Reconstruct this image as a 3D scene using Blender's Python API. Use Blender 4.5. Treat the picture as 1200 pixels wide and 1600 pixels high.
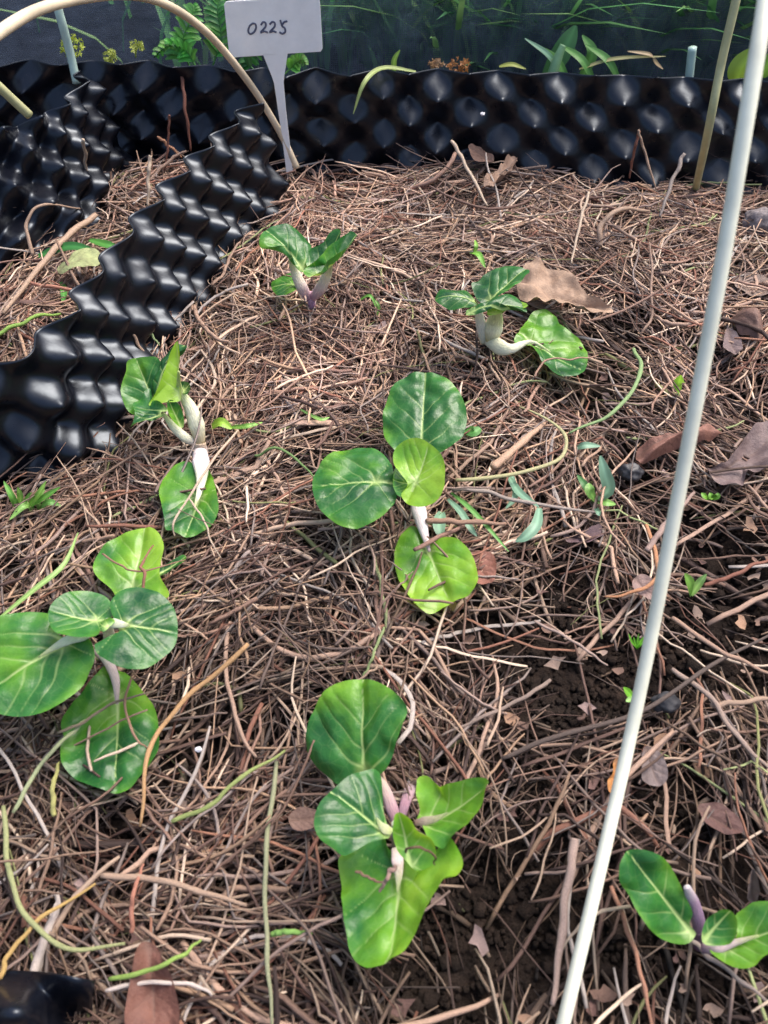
import bpy, math, random
import numpy as np
from mathutils import Vector, noise
random.seed(7); rng = np.random.default_rng(11)
R = math.radians
for o in list(bpy.data.objects): bpy.data.objects.remove(o)
scene = bpy.context.scene; COL = scene.collection

# ------------------------------------------------------------ camera
H, PITCH, FPX = 0.50, R(50), 1255.7
cam = bpy.data.cameras.new('camera'); camo = bpy.data.objects.new('camera', cam); COL.objects.link(camo)
camo.location = (0, 0, H); camo.rotation_euler = (R(90) - PITCH, 0, 0)
cam.sensor_fit = 'VERTICAL'; cam.sensor_height = 36; cam.sensor_width = 27; cam.lens = 36 * FPX / 1600
cam.clip_start = 0.01; cam.clip_end = 400
cam.dof.use_dof = True; cam.dof.focus_distance = 0.74; cam.dof.aperture_fstop = 11.5
scene.camera = camo
# ------------------------------------------------------------ light
SUN_EL, SUN_AZ = R(58), R(50)       # azimuth from +Y towards +X
w = bpy.data.worlds.new('World'); scene.world = w; w.use_nodes = True
nt = w.node_tree; bg = nt.nodes['Background']
sky = nt.nodes.new('ShaderNodeTexSky'); sky.sky_type = 'NISHITA'; sky.sun_disc = False
sky.sun_elevation = SUN_EL; sky.sun_rotation = SUN_AZ
sky.air_density = 1.0; sky.dust_density = 5.0; sky.ozone_density = 1.0
nt.links.new(sky.outputs[0], bg.inputs[0]); bg.inputs[1].default_value = 0.15
sl = bpy.data.lights.new('sun', 'SUN'); sl.energy = 1.5; sl.angle = R(34); sl.color = (1, .95, .90)
so = bpy.data.objects.new('sun', sl); COL.objects.link(so)
sd = Vector((math.sin(SUN_AZ) * math.cos(SUN_EL), math.cos(SUN_AZ) * math.cos(SUN_EL), math.sin(SUN_EL)))
so.rotation_euler = sd.to_track_quat('Z', 'Y').to_euler(); so.location = (0, 0, 3)
scene.view_settings.view_transform = 'Standard'; scene.view_settings.look = 'None'
scene.view_settings.exposure = 1.17; scene.view_settings.gamma = 1
scene.render.resolution_x = 768; scene.render.resolution_y = 1024

# ------------------------------------------------------------ pixel of the photo -> point of the place
FW = np.array([0, math.cos(PITCH), -math.sin(PITCH)]); UP = np.array([0, math.sin(PITCH), math.cos(PITCH)]); RT = np.array([1., 0, 0])
C0 = np.array([0, 0, H])
def ray(px, py): return FW + RT * (px - 600) / FPX + UP * (800 - py) / FPX
def G(px, py, z=0.0):
    d = ray(px, py); return C0 + d * ((z - H) / d[2])
def Dp(px, py, s):
    d = ray(px, py); return C0 + d / np.linalg.norm(d) * s
def V(px, py, y0):
    d = ray(px, py); return C0 + d * (y0 / d[1])
def PROJ(P):
    q = np.asarray(P) - C0; dz = q @ FW
    return 600 + FPX * (q @ RT) / dz, 800 - FPX * (q @ UP) / dz

# ------------------------------------------------------------ materials
def newmat(name):
    m = bpy.data.materials.new(name); m.use_nodes = True
    n = m.node_tree.nodes; return m, n, m.node_tree.links, n['Principled BSDF']
def ramp(n, stops):
    r = n.new('ShaderNodeValToRGB'); e = r.color_ramp.elements
    while len(e) < len(stops): e.new(0.5)
    for k, (p, c) in enumerate(stops): e[k].position = p; e[k].color = (*c, 1)
    return r
def noisetex(n, l, scale, detail=4, rough=.6, vec=None):
    t = n.new('ShaderNodeTexNoise'); t.inputs['Scale'].default_value = scale
    t.inputs['Detail'].default_value = detail; t.inputs['Roughness'].default_value = rough
    if vec is not None: l.new(vec, t.inputs['Vector'])
    return t
def objco(n): return n.new('ShaderNodeTexCoord').outputs['Object']
def bump(n, l, h, b, dist, strength=1):
    k = n.new('ShaderNodeBump'); k.inputs['Distance'].default_value = dist; k.inputs['Strength'].default_value = strength
    l.new(h, k.inputs['Height']); l.new(k.outputs[0], b.inputs['Normal'])

def mat_soil():
    m, n, l, b = newmat('soil'); co = objco(n)
    t = noisetex(n, l, 60, 8, .7, co); r = ramp(n, [(.3, (.013, .009, .007)), (.55, (.032, .021, .016)), (.8, (.075, .048, .035))])
    l.new(t.outputs[0], r.inputs[0]); l.new(r.outputs[0], b.inputs['Base Color'])
    t2 = noisetex(n, l, 260, 6, .7, co); bump(n, l, t2.outputs[0], b, .006); b.inputs['Roughness'].default_value = .95
    b.inputs['Specular IOR Level'].default_value = .2
    return m
def mat_straw():
    m, n, l, b = newmat('straw')
    a = n.new('ShaderNodeAttribute'); a.attribute_name = 'tint'
    uv = n.new('ShaderNodeUVMap'); mp = n.new('ShaderNodeMapping'); mp.inputs['Scale'].default_value = (2.2, 9, 1)
    l.new(uv.outputs[0], mp.inputs[0]); t = noisetex(n, l, 3, 5, .7, mp.outputs[0])
    r = ramp(n, [(.25, (.45, .42, .40)), (.5, (.95, .95, .95)), (.8, (1.35, 1.3, 1.25))]); l.new(t.outputs[0], r.inputs[0])
    mx = n.new('ShaderNodeMix'); mx.data_type = 'RGBA'; mx.blend_type = 'MULTIPLY'; mx.inputs[0].default_value = 1
    l.new(a.outputs['Color'], mx.inputs[6]); l.new(r.outputs[0], mx.inputs[7]); l.new(mx.outputs[2], b.inputs['Base Color'])
    b.inputs['Roughness'].default_value = .62; b.inputs['Specular IOR Level'].default_value = .35
    bump(n, l, t.outputs[0], b, .0006)
    return m
def mat_leaf():
    m, n, l, b = newmat('green_leaf')
    at = n.new('ShaderNodeAttribute'); at.attribute_name = 'lf'      # r = vein, g = tone (0 deep, 1 yellow), b = rim
    sp = n.new('ShaderNodeSeparateColor'); l.new(at.outputs['Color'], sp.inputs[0]); co = objco(n)
    t = noisetex(n, l, 45, 4, .6, co)
    ad = n.new('ShaderNodeMath'); ad.operation = 'MULTIPLY_ADD'; ad.inputs[1].default_value = .55; l.new(t.outputs[0], ad.inputs[0])
    l.new(sp.outputs[1], ad.inputs[2])
    ad2 = n.new('ShaderNodeMath'); ad2.operation = 'MULTIPLY_ADD'; ad2.inputs[1].default_value = .22; l.new(sp.outputs[2], ad2.inputs[0]); l.new(ad.outputs[0], ad2.inputs[2])
    r = ramp(n, [(.2, (.010, .075, .022)), (.48, (.032, .165, .026)), (.75, (.13, .33, .022)), (1.0, (.27, .48, .04))]); l.new(ad2.outputs[0], r.inputs[0])
    vo = n.new('ShaderNodeTexVoronoi'); vo.feature = 'DISTANCE_TO_EDGE'; vo.inputs['Scale'].default_value = 150; l.new(co, vo.inputs['Vector'])
    vr = ramp(n, [(0, (1, 1, 1)), (.07, (0, 0, 0))]); l.new(vo.outputs['Distance'], vr.inputs[0])
    vm = n.new('ShaderNodeMath'); vm.operation = 'MULTIPLY'; vm.inputs[1].default_value = .06; l.new(vr.outputs[0], vm.inputs[0])
    mxv = n.new('ShaderNodeMath'); mxv.operation = 'MAXIMUM'; l.new(vm.outputs[0], mxv.inputs[0]); l.new(sp.outputs[0], mxv.inputs[1])
    mx = n.new('ShaderNodeMix'); mx.data_type = 'RGBA'; l.new(mxv.outputs[0], mx.inputs[0]); l.new(r.outputs[0], mx.inputs[6])
    mx.inputs[7].default_value = (.40, .55, .20, 1)
    l.new(mx.outputs[2], b.inputs['Base Color'])
    b.inputs['Roughness'].default_value = .34; b.inputs['Specular IOR Level'].default_value = .5
    t3 = noisetex(n, l, 320, 3, .6, co); bump(n, l, t3.outputs[0], b, .0007, .6)
    tr = n.new('ShaderNodeBsdfTranslucent'); mul = n.new('ShaderNodeMix'); mul.data_type = 'RGBA'; mul.blend_type = 'MULTIPLY'; mul.inputs[0].default_value = 1
    l.new(mx.outputs[2], mul.inputs[6]); mul.inputs[7].default_value = (2.0, 1.7, .7, 1); l.new(mul.outputs[2], tr.inputs[0])
    ms = n.new('ShaderNodeMixShader'); ms.inputs[0].default_value = .30
    l.new(b.outputs[0], ms.inputs[1]); l.new(tr.outputs[0], ms.inputs[2])
    l.new(ms.outputs[0], n['Material Output'].inputs[0])
    return m
def mat_dry():
    m, n, l, b = newmat('dry_leaf')
    at = n.new('ShaderNodeAttribute'); at.attribute_name = 'lf'
    oc = n.new('ShaderNodeObjectInfo'); co = objco(n)
    t = noisetex(n, l, 70, 6, .7, co); r = ramp(n, [(.25, (.55, .5, .48)), (.6, (1.1, 1.1, 1.1)), (.85, (1.5, 1.45, 1.4))]); l.new(t.outputs[0], r.inputs[0])
    mx = n.new('ShaderNodeMix'); mx.data_type = 'RGBA'; mx.blend_type = 'MULTIPLY'; mx.inputs[0].default_value = 1
    l.new(oc.outputs['Color'], mx.inputs[6]); l.new(r.outputs[0], mx.inputs[7])
    spx = n.new('ShaderNodeSeparateColor'); l.new(at.outputs['Color'], spx.inputs[0]); hv = n.new('ShaderNodeMath'); hv.operation = 'MULTIPLY'; hv.inputs[1].default_value = .55; l.new(spx.outputs[0], hv.inputs[0])
    mv = n.new('ShaderNodeMix'); mv.data_type = 'RGBA'; l.new(hv.outputs[0], mv.inputs[0]); l.new(mx.outputs[2], mv.inputs[6]); mv.inputs[7].default_value = (.09, .05, .035, 1)
    l.new(mv.outputs[2], b.inputs['Base Color']); b.inputs['Roughness'].default_value = .7
    t2 = noisetex(n, l, 300, 4, .7, co); bump(n, l, t2.outputs[0], b, .001)
    return m
def mat_petiole():
    m, n, l, b = newmat('petiole'); at = n.new('ShaderNodeAttribute'); at.attribute_name = 'tint'
    uv = n.new('ShaderNodeUVMap'); mp = n.new('ShaderNodeMapping'); mp.inputs['Scale'].default_value = (.8, 14, 1)
    l.new(uv.outputs[0], mp.inputs[0]); t = noisetex(n, l, 2, 3, .6, mp.outputs[0])
    r = ramp(n, [(.3, (.8, .8, .78)), (.7, (1.08, 1.08, 1.08))]); l.new(t.outputs[0], r.inputs[0])
    mx = n.new('ShaderNodeMix'); mx.data_type = 'RGBA'; mx.blend_type = 'MULTIPLY'; mx.inputs[0].default_value = 1
    l.new(at.outputs['Color'], mx.inputs[6]); l.new(r.outputs[0], mx.inputs[7]); l.new(mx.outputs[2], b.inputs['Base Color'])
    b.inputs['Roughness'].default_value = .4; b.inputs['Subsurface Weight'].default_value = .25
    b.inputs['Subsurface Radius'].default_value = (1, .9, .6); b.inputs['Subsurface Scale'].default_value = .004
    bump(n, l, t.outputs[0], b, .0008)
    return m
def mat_black():
    m, n, l, b = newmat('black_plastic'); co = objco(n)
    t = noisetex(n, l, 90, 6, .65, co); t1 = noisetex(n, l, 14, 4, .6, co)
    r = ramp(n, [(.45, (.0030, .0038, .0075)), (.8, (.009, .010, .015))]); l.new(t1.outputs[0], r.inputs[0]); td = noisetex(n, l, 38, 7, .75, co); rd = ramp(n, [(.52, (0, 0, 0)), (.75, (.30, .30, .30))]); l.new(td.outputs[0], rd.inputs[0])
    md_ = n.new('ShaderNodeMix'); md_.data_type = 'RGBA'; l.new(rd.outputs[0], md_.inputs[0]); l.new(r.outputs[0], md_.inputs[6]); md_.inputs[7].default_value = (.045, .042, .045, 1)
    l.new(md_.outputs[2], b.inputs['Base Color'])
    rr = ramp(n, [(.3, (.26, .26, .26)), (.75, (.36, .36, .36))]); l.new(t.outputs[0], rr.inputs[0]); l.new(rr.outputs[0], b.inputs['Roughness'])
    t2 = noisetex(n, l, 45, 3, .5, co); bump(n, l, t2.outputs[0], b, .0006)
    b.inputs['Specular IOR Level'].default_value = .5; b.inputs['Specular Tint'].default_value = (.78, .88, 1, 1)
    return m
def mat_net():
    m, n, l, b = newmat('black_net'); co = objco(n)
    sep = n.new('ShaderNodeSeparateXYZ'); l.new(co, sep.inputs[0])
    def wave(axis, sc):
        mm = n.new('ShaderNodeMath'); mm.operation = 'MULTIPLY'; mm.inputs[1].default_value = sc; l.new(sep.outputs[axis], mm.inputs[0])
        s = n.new('ShaderNodeMath'); s.operation = 'SINE'; l.new(mm.outputs[0], s.inputs[0]); return s
    a, c = wave('X', 2400), wave('Z', 2400)
    mxx = n.new('ShaderNodeMath'); mxx.operation = 'MAXIMUM'; l.new(a.outputs[0], mxx.inputs[0]); l.new(c.outputs[0], mxx.inputs[1])
    t = noisetex(n, l, 7, 4, .6, co); t0 = noisetex(n, l, 34, 3, .5, co)
    r = ramp(n, [(.3, (.080, .095, .120)), (.7, (.155, .178, .215))]); l.new(t0.outputs[0], r.inputs[0]); l.new(r.outputs[0], b.inputs['Base Color'])
    b.inputs['Roughness'].default_value = .38; b.inputs['Specular IOR Level'].default_value = .5
    bump(n, l, t0.outputs[0], b, .006)
    tb = n.new('ShaderNodeBsdfTransparent'); ms = n.new('ShaderNodeMixShader')
    f = n.new('ShaderNodeMapRange'); f.inputs['From Min'].default_value = -.2; f.inputs['From Max'].default_value = 1
    f.inputs['To Min'].default_value = .50; f.inputs['To Max'].default_value = .74; l.new(mxx.outputs[0], f.inputs[0])
    l.new(f.outputs[0], ms.inputs[0]); l.new(tb.outputs[0], ms.inputs[1]); l.new(b.outputs[0], ms.inputs[2])
    l.new(ms.outputs[0], n['Material Output'].inputs[0]); return m
def mat_plain(name, col, rough=.5, var=.12, scale=60, bd=.0004, spec=.5, stretch=None):
    m, n, l, b = newmat(name); co = objco(n)
    if stretch:
        mp = n.new('ShaderNodeMapping'); mp.inputs['Scale'].default_value = stretch; l.new(co, mp.inputs[0]); co = mp.outputs[0]
    t = noisetex(n, l, scale, 5, .65, co)
    r = ramp(n, [(.25, tuple(c * (1 - 2 * var) for c in col)), (.7, tuple(min(1, c * (1 + var)) for c in col))])
    l.new(t.outputs[0], r.inputs[0]); l.new(r.outputs[0], b.inputs['Base Color'])
    b.inputs['Roughness'].default_value = rough; b.inputs['Specular IOR Level'].default_value = spec
    bump(n, l, t.outputs[0], b, bd); return m
M = dict(soil=mat_soil(), straw=mat_straw(), leaf=mat_leaf(), dry=mat_dry(), pet=mat_petiole(), black=mat_black(), net=mat_net(),
         label=mat_plain('label_plastic', (.90, .90, .88), .45, .07, 22), ink=mat_plain('pencil_line', (.10, .11, .17), .6),
         beige=mat_plain('beige_rod', (.66, .55, .39), .38, .16, 22), mint=mat_plain('mint_rod', (.50, .66, .57), .3, .10, 60, .0003),
         pale=mat_plain('pale_rod', (.80, .80, .64), .30, .14, 18, .0003), olive=mat_plain('olive_rod', (.42, .42, .22), .45, .14, 45),
         stone=mat_plain('stone', (.22, .19, .19), .9, .3, 160, .002), grit=mat_plain('grit', (.7, .68, .7), .7))

# ------------------------------------------------------------ mesh helpers
def link(name, me, mat, parent=None):
    o = bpy.data.objects.new(name, me); COL.objects.link(o); me.materials.append(mat)
    if parent is not None: o.parent = parent
    return o
def tag(o, label=None, cat=None, group=None, kind=None):
    if label: o['label'] = label
    if cat: o['category'] = cat
    if group: o['group'] = group
    if kind: o['kind'] = kind
    return o
def thing(name, label, cat, loc, group=None):
    o = bpy.data.objects.new(name, None); o.empty_display_size = .01; COL.objects.link(o); o.location = tuple(map(float, loc))
    return tag(o, label, cat, group)
def mesh_np(name, v, q, smooth=True):
    me = bpy.data.meshes.new(name); v = np.asarray(v, np.float32); q = np.asarray(q, np.int32)
    me.vertices.add(len(v)); me.vertices.foreach_set('co', v.ravel())
    k = q.shape[1]; me.loops.add(q.size); me.polygons.add(len(q))
    me.loops.foreach_set('vertex_index', q.ravel()); me.polygons.foreach_set('loop_start', np.arange(len(q), dtype=np.int32) * k)
    me.update(calc_edges=True); me.validate()
    if smooth: me.polygons.foreach_set('use_smooth', np.ones(len(me.polygons), bool))
    return me
def setcol(me, name, rgb):
    a = me.color_attributes.new(name, 'FLOAT_COLOR', 'POINT')
    c = np.ones((len(me.vertices), 4), np.float32); c[:, :3] = rgb; a.data.foreach_set('color', c.ravel())
def tubes(P, rad, flat=1.0, sides=6, roll=None, ref=None):
    """P (n,K,3) centrelines, rad (n,K). returns verts, quads, uv-per-vert"""
    P = np.asarray(P, float); n, K, _ = P.shape; rad = np.asarray(rad, float)
    T = np.gradient(P, axis=1); T /= np.linalg.norm(T, axis=2, keepdims=True) + 1e-12
    if ref is None:
        ref = np.zeros((n, 1, 3)); ref[:, 0, 2] = 1
        up = np.abs(T[:, :, 2]).mean(1) > .85; ref[up, 0] = (0.1, 1, 0)
        ref = np.broadcast_to(ref, P.shape)
    else: ref = np.broadcast_to(np.asarray(ref, float), P.shape)
    S = np.cross(T, ref); S /= np.linalg.norm(S, axis=2, keepdims=True) + 1e-12
    U = np.cross(S, T)
    if roll is not None:
        c, s = np.cos(roll)[:, None, None], np.sin(roll)[:, None, None]; S, U = S * c + U * s, U * c - S * s
    fl = np.broadcast_to(np.asarray(flat, float).reshape(-1, 1), (n, K))
    a = np.arange(sides) / sides * 2 * math.pi
    V_ = (P[:, :, None] + rad[:, :, None, None] * (np.cos(a)[None, None, :, None] * S[:, :, None] + (fl[:, :, None, None] * np.sin(a)[None, None, :, None]) * U[:, :, None]))
    idx = np.arange(n * K * sides).reshape(n, K, sides)
    nx = np.roll(idx, -1, axis=2)
    q = np.stack([idx[:, :-1], nx[:, :-1], nx[:, 1:], idx[:, 1:]], -1).reshape(-1, 4)
    # end caps as quads (fan over sides when sides is even)
    caps = []
    for kk, fl_ in ((0, 1), (K - 1, -1)):
        for j in range(1, sides - 2, 2):
            f = idx[:, kk][:, [0, j, j + 1, j + 2]]; caps.append(f[:, ::-1] if fl_ > 0 else f)
    if caps: q = np.concatenate([q] + caps)
    u = np.broadcast_to(np.arange(K)[None, :, None] * .35 + np.arange(n)[:, None, None] * 3.7, (n, K, sides))
    v = np.broadcast_to((np.abs(np.arange(sides) - sides / 2) / sides)[None, None, :], (n, K, sides)) + (np.arange(n) * 1.37 % 11)[:, None, None]
    return V_.reshape(-1, 3), q, np.stack([u.ravel(), v.ravel()], -1)
def setuv(me, uv):
    l = me.uv_layers.new(name='UVMap'); vi = np.empty(len(me.loops), np.int32); me.loops.foreach_get('vertex_index', vi)
    l.data.foreach_set('uv', uv[vi].astype(np.float32).ravel())
def catmull(P, n):
    P = np.asarray(P, float)
    if len(P) == 2: t = np.linspace(0, 1, n)[:, None]; return P[0] * (1 - t) + P[1] * t
    Q = np.vstack([2 * P[0] - P[1], P, 2 * P[-1] - P[-2]]); out = []
    for s in np.linspace(0, len(P) - 1 - 1e-9, n):
        i = int(s); t = s - i; a, b, c, d = Q[i:i + 4]
        out.append(.5 * ((2 * b) + (c - a) * t + (2 * a - 5 * b + 4 * c - d) * t * t + (3 * b - a - 3 * c + d) * t ** 3))
    return np.array(out)
def rod(name, pts, r, mat, parent=None, n=40, sides=12, origin=None, tint=None, flat=1.0, ref=None, roll=None):
    P = catmull(pts, n); o0 = np.zeros(3) if origin is None else np.asarray(origin)
    rr = np.interp(np.linspace(0, 1, n), np.linspace(0, 1, len(r)), r) if hasattr(r, '__len__') else np.full(n, r)
    v, q, uv = tubes((P - o0)[None], rr[None], flat, sides, ref=ref, roll=roll)
    me = mesh_np(name, v, q); setuv(me, uv)
    if tint is not None:
        tt = np.asarray(tint, float)
        if tt.ndim == 2:
            tk = np.stack([np.interp(np.linspace(0, 1, n), np.linspace(0, 1, len(tt)), tt[:, c]) for c in range(3)], -1)
            tt = np.repeat(tk, sides, axis=0)
        setcol(me, 'tint', tt)
    return link(name, me, mat, parent)

# ------------------------------------------------------------ ground
SPOTS = [(870, 1010, .055), (760, 985, .03), (1150, 965, .05), (960, 1080, .035), (960, 520, .035), (760, 1430, .05), (690, 1520, .04), (960, 1490, .035), (1180, 345, .03),
         (600, 1390, .02), (900, 620, .025), (1110, 850, .04), (870, 920, .03), (1180, 1020, .045), (1020, 1010, .04), (430, 1130, .018), (1050, 1230, .025), (1170, 620, .03), (300, 1180, .018), (180, 1330, .02), (850, 1180, .025), (1110, 560, .025), (740, 1370, .03), (1100, 1530, .03), (990, 740, .025)]
SPW = [(*G(a, b)[:2], r) for a, b, r in SPOTS]
def bare(x, y):
    s = 0
    for a, b, r in SPW: s = max(s, math.exp(-(((x - a) ** 2 + (y - b) ** 2) / r ** 2)))
    return s
def gh(x, y):
    h = .010 * noise.noise((x * 5, y * 5, 0)) + .006 * noise.noise((x * 13, y * 13, 3))
    return h - .004 - .012 * bare(x, y)
def axis(lo, hi, step, far):
    c = list(np.arange(lo, hi + step / 2, step)); s = step; a = lo; b = hi; L = []; Rr = []
    while b < far: s *= 1.5; a -= s; b += s; L.append(a); Rr.append(b)
    return np.array(L[::-1] + c + Rr)
gx, gy = axis(-.75, .75, .0042, 60), axis(-.05, 1.15, .0042, 60)
X, Y = np.meshgrid(gx, gy)
Z = np.zeros_like(X)
for i in range(X.shape[0]):
    for j in range(X.shape[1]):
        x, y = X[i, j], Y[i, j]
        if -.8 < x < .8 and -.1 < y < 1.2:
            f = .55 + bare(x, y)
            Z[i, j] = gh(x, y) - .012 + .0035 * f * noise.noise((x * 70, y * 70, 1)) + f * .006 * abs(noise.noise((x * 38, y * 38, 8)))
        else: Z[i, j] = -.02
idx = np.arange(X.size).reshape(X.shape)
q = np.stack([idx[:-1, :-1], idx[:-1, 1:], idx[1:, 1:], idx[1:, :-1]], -1).reshape(-1, 4)
tag(link('ground', mesh_np('ground', np.stack([X, Y, Z], -1).reshape(-1, 3), q), M['soil']), kind='structure')

# ------------------------------------------------------------ black dimpled sheets
A_BASE = [(442, 300), (370, 380), (300, 465), (240, 560), (190, 650), (115, 722), (0, 742), (-140, 750), (-300, 760)]
A_TOP = [(398, 160), (328, 222), (243, 302), (170, 392), (104, 485), (37, 550), (-50, 585), (-170, 605), (-320, 615)]
B_BASE = [(196, 240), (172, 300), (110, 362), (30, 402), (-70, 432), (-200, 470)]
B_TOP = [(132, 108), (108, 156), (50, 186), (0, 203), (-80, 228), (-220, 262)]
K_BASE = [(-260, 222), (-80, 228), (200, 238), (450, 250), (700, 262), (950, 275), (1280, 290), (1500, 300)]
K_TOP = [(-260, 95), (-80, 97), (200, 98), (450, 112), (700, 111), (950, 117), (1280, 130), (1500, 140)]
def sheet(name, base, top, zt, label, amp=.0150, p=.074, qd=.070, base_z=-.02, ph=0.0, cone=.1, group=None):
    b = catmull([G(*c, 0) for c in base], 400); t = catmull([G(*c, zt) for c in top], 400)
    d = np.r_[0, np.cumsum(np.linalg.norm(np.diff((b + t) / 2, axis=0), axis=1))]
    L = d[-1]; nu = int(L / .0018); nv = 80
    s = np.linspace(0, L, nu)
    b = np.stack([np.interp(s, d, b[:, c]) for c in range(3)], -1); t = np.stack([np.interp(s, d, t[:, c]) for c in range(3)], -1)
    tv = np.linspace(-.2, 1, nv)[None, :, None]
    P = b[:, None] * (1 - tv) + t[:, None] * tv
    du = np.gradient(P, axis=0); dv = np.gradient(P, axis=1); N = np.cross(du, dv); N /= np.linalg.norm(N, axis=2, keepdims=True)
    if (N[nu // 2, nv // 2] @ (C0 - P[nu // 2, nv // 2])) < 0: N = -N
    hgt = np.linalg.norm(t - b, axis=1).mean()
    u = s[:, None] * np.ones(nv); v = (tv[0, :, 0] * hgt)[None, :] * np.ones((nu, 1))
    wu = np.array([[noise.noise((a * 11, bb * 14, 2 + ph)) for bb in v[0]] for a in s[::6]]); wu = np.repeat(wu, 6, axis=0)[:nu]
    ker = np.ones(13) / 13; wu = np.apply_along_axis(lambda q_: np.convolve(np.pad(q_, 6, mode='edge'), ker, 'valid'), 0, wu)
    c = np.cos(2 * math.pi * ((u + .012 * wu) / p + ph)) * np.cos(2 * math.pi * (v + .005 * wu - hgt) / qd)
    wob = .55 + .45 * np.array([[.5 + noise.noise((a * 9, bb * 9, 2)) for bb in v[0, ::8]] for a in s]).repeat(8, axis=1)[:, :nv] if False else 1
    disp = (1 + .45 * wu) * amp * (1 + .2 * cone) * ((1 - cone) * c + cone * 2 / math.pi * np.arcsin(np.clip(c, -.999, .999)))
    pk = np.clip(c, 0, 1); disp = disp + .0030 * np.clip((pk - .965) / .035, 0, 1) ** .8
    low = np.array([.004 * noise.noise((a * 6, 0, 9)) for a in s])[:, None]
    P = P + N * (disp + low)[:, :, None]
    idx = np.arange(nu * nv).reshape(nu, nv)
    qq = np.stack([idx[:-1, :-1], idx[1:, :-1], idx[1:, 1:], idx[:-1, 1:]], -1).reshape(-1, 4)
    o = link(name, mesh_np(name, P.reshape(-1, 3), qq), M['black'])
    md = o.modifiers.new('thick', 'SOLIDIFY'); md.thickness = .0012; md.offset = -1
    return tag(o, label, 'garden edging', group)
sheet('dimpled_edging', A_BASE, A_TOP, .108, 'glossy black dimpled plastic edging running diagonally beside the seedlings at left', p=.058, qd=.050, amp=.0112, group='black dimpled edging sheets')
sheet('dimpled_edging', B_BASE, B_TOP, .105, 'shorter black dimpled plastic edging at far left beyond the straw strip', p=.060, qd=.052, amp=.0115, group='black dimpled edging sheets', ph=.3)
sheet('dimpled_edging', K_BASE, K_TOP, .107, 'long black dimpled plastic edging closing the bed at the back', cone=.75, amp=.0105, qd=.060, group='black dimpled edging sheets', ph=.12)
# corner piece bottom left
def corner_piece():
    n = 40; P = np.zeros((n, n, 3))
    for i in range(n):
        for j in range(n):
            px, py = -70 + 215 * i / (n - 1), 1535 + 120 * j / (n - 1) - 18 * math.sin(i / n * 3.1)
            p = G(px, py, .030 + .022 * math.cos(i / n * 7 + .3) * math.cos(j / n * 6) - .0006 * max(0, i - 20) * 1.2)
            P[i, j] = p
    idx = np.arange(n * n).reshape(n, n)
    qq = np.stack([idx[:-1, :-1], idx[1:, :-1], idx[1:, 1:], idx[:-1, 1:]], -1).reshape(-1, 4)
    o = link('plastic_sheet', mesh_np('plastic_sheet', P.reshape(-1, 3), qq), M['black'])
    md = o.modifiers.new('thick', 'SOLIDIFY'); md.thickness = .0012
    tag(o, 'scrap of black dimpled plastic lying in the nearest left corner', 'plastic sheet')
corner_piece()

# ------------------------------------------------------------ net behind and the growth beyond it
def net():
    nx, nz = 240, 60; P = np.zeros((nx, nz, 3))
    for i in range(nx):
        x = -1.1 + 2.2 * i / (nx - 1)
        for j in range(nz):
            z = -.02 + .55 * j / (nz - 1)
            P[i, j] = (x, 1.22 + .02 * noise.noise((x * 4, z * 3, 0)) + .004 * math.sin(x * 60 + 2 * noise.noise((x * 6, z * 6, 2))) * math.cos(z * 50), z)
    idx = np.arange(nx * nz).reshape(nx, nz)
    qq = np.stack([idx[:-1, :-1], idx[1:, :-1], idx[1:, 1:], idx[:-1, 1:]], -1).reshape(-1, 4)
    tag(link('net_panel', mesh_np('net_panel', P.reshape(-1, 3), qq), M['net']), 'dark see-through black net stretched upright behind the back edging', 'net fence')
net()
def sky_screen(pts, label):  # added unseen dark panels, keeping low bright sky out of the sheet reflections
    n = 40; P = np.zeros((n, 12, 3)); a, b = np.array(pts[0]), np.array(pts[1])
    for i in range(n):
        for j in range(12): p = a + (b - a) * i / (n - 1); P[i, j] = (p[0] + .02 * noise.noise((i * .3, j * .4, 1)), p[1] + .02 * noise.noise((i * .3, j * .4, 5)), -.02 + .75 * j / 11)
    idx = np.arange(n * 12).reshape(n, 12)
    tag(link('net_panel', mesh_np('net_panel', P.reshape(-1, 3), np.stack([idx[:-1, :-1], idx[1:, :-1], idx[1:, 1:], idx[:-1, 1:]], -1).reshape(-1, 4)), M['net']), label, 'net fence')
sky_screen([(-1.25, -1.0), (-1.12, 1.2)], 'added unseen dark net at the left, darkening reflections'); sky_screen([(1.25, -1.0), (1.12, 1.2)], 'added unseen dark net at the right, darkening reflections')
sky_screen([(-1.25, -1.0), (1.25, -1.0)], 'added unseen dark net behind the viewer, darkening reflections')
def cloth():
    n = 60; X_, Y_ = np.meshgrid(np.linspace(-2.2, 2.2, n), np.linspace(1.03, 3.2, n)); Z_ = np.array([[-.012 + .006 * noise.noise((x * 5, y * 5, 3)) for x, y in zip(a, b)] for a, b in zip(X_, Y_)])
    idx = np.arange(n * n).reshape(n, n)
    tag(link('weed_mat', mesh_np('weed_mat', np.stack([X_, Y_, Z_], -1).reshape(-1, 3), np.stack([idx[:-1, :-1], idx[:-1, 1:], idx[1:, 1:], idx[1:, :-1]], -1).reshape(-1, 4)), mat_plain('weed_mat', (.016, .020, .030), .95, .3, 40, .003, .1)), kind='structure')
cloth()
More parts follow.
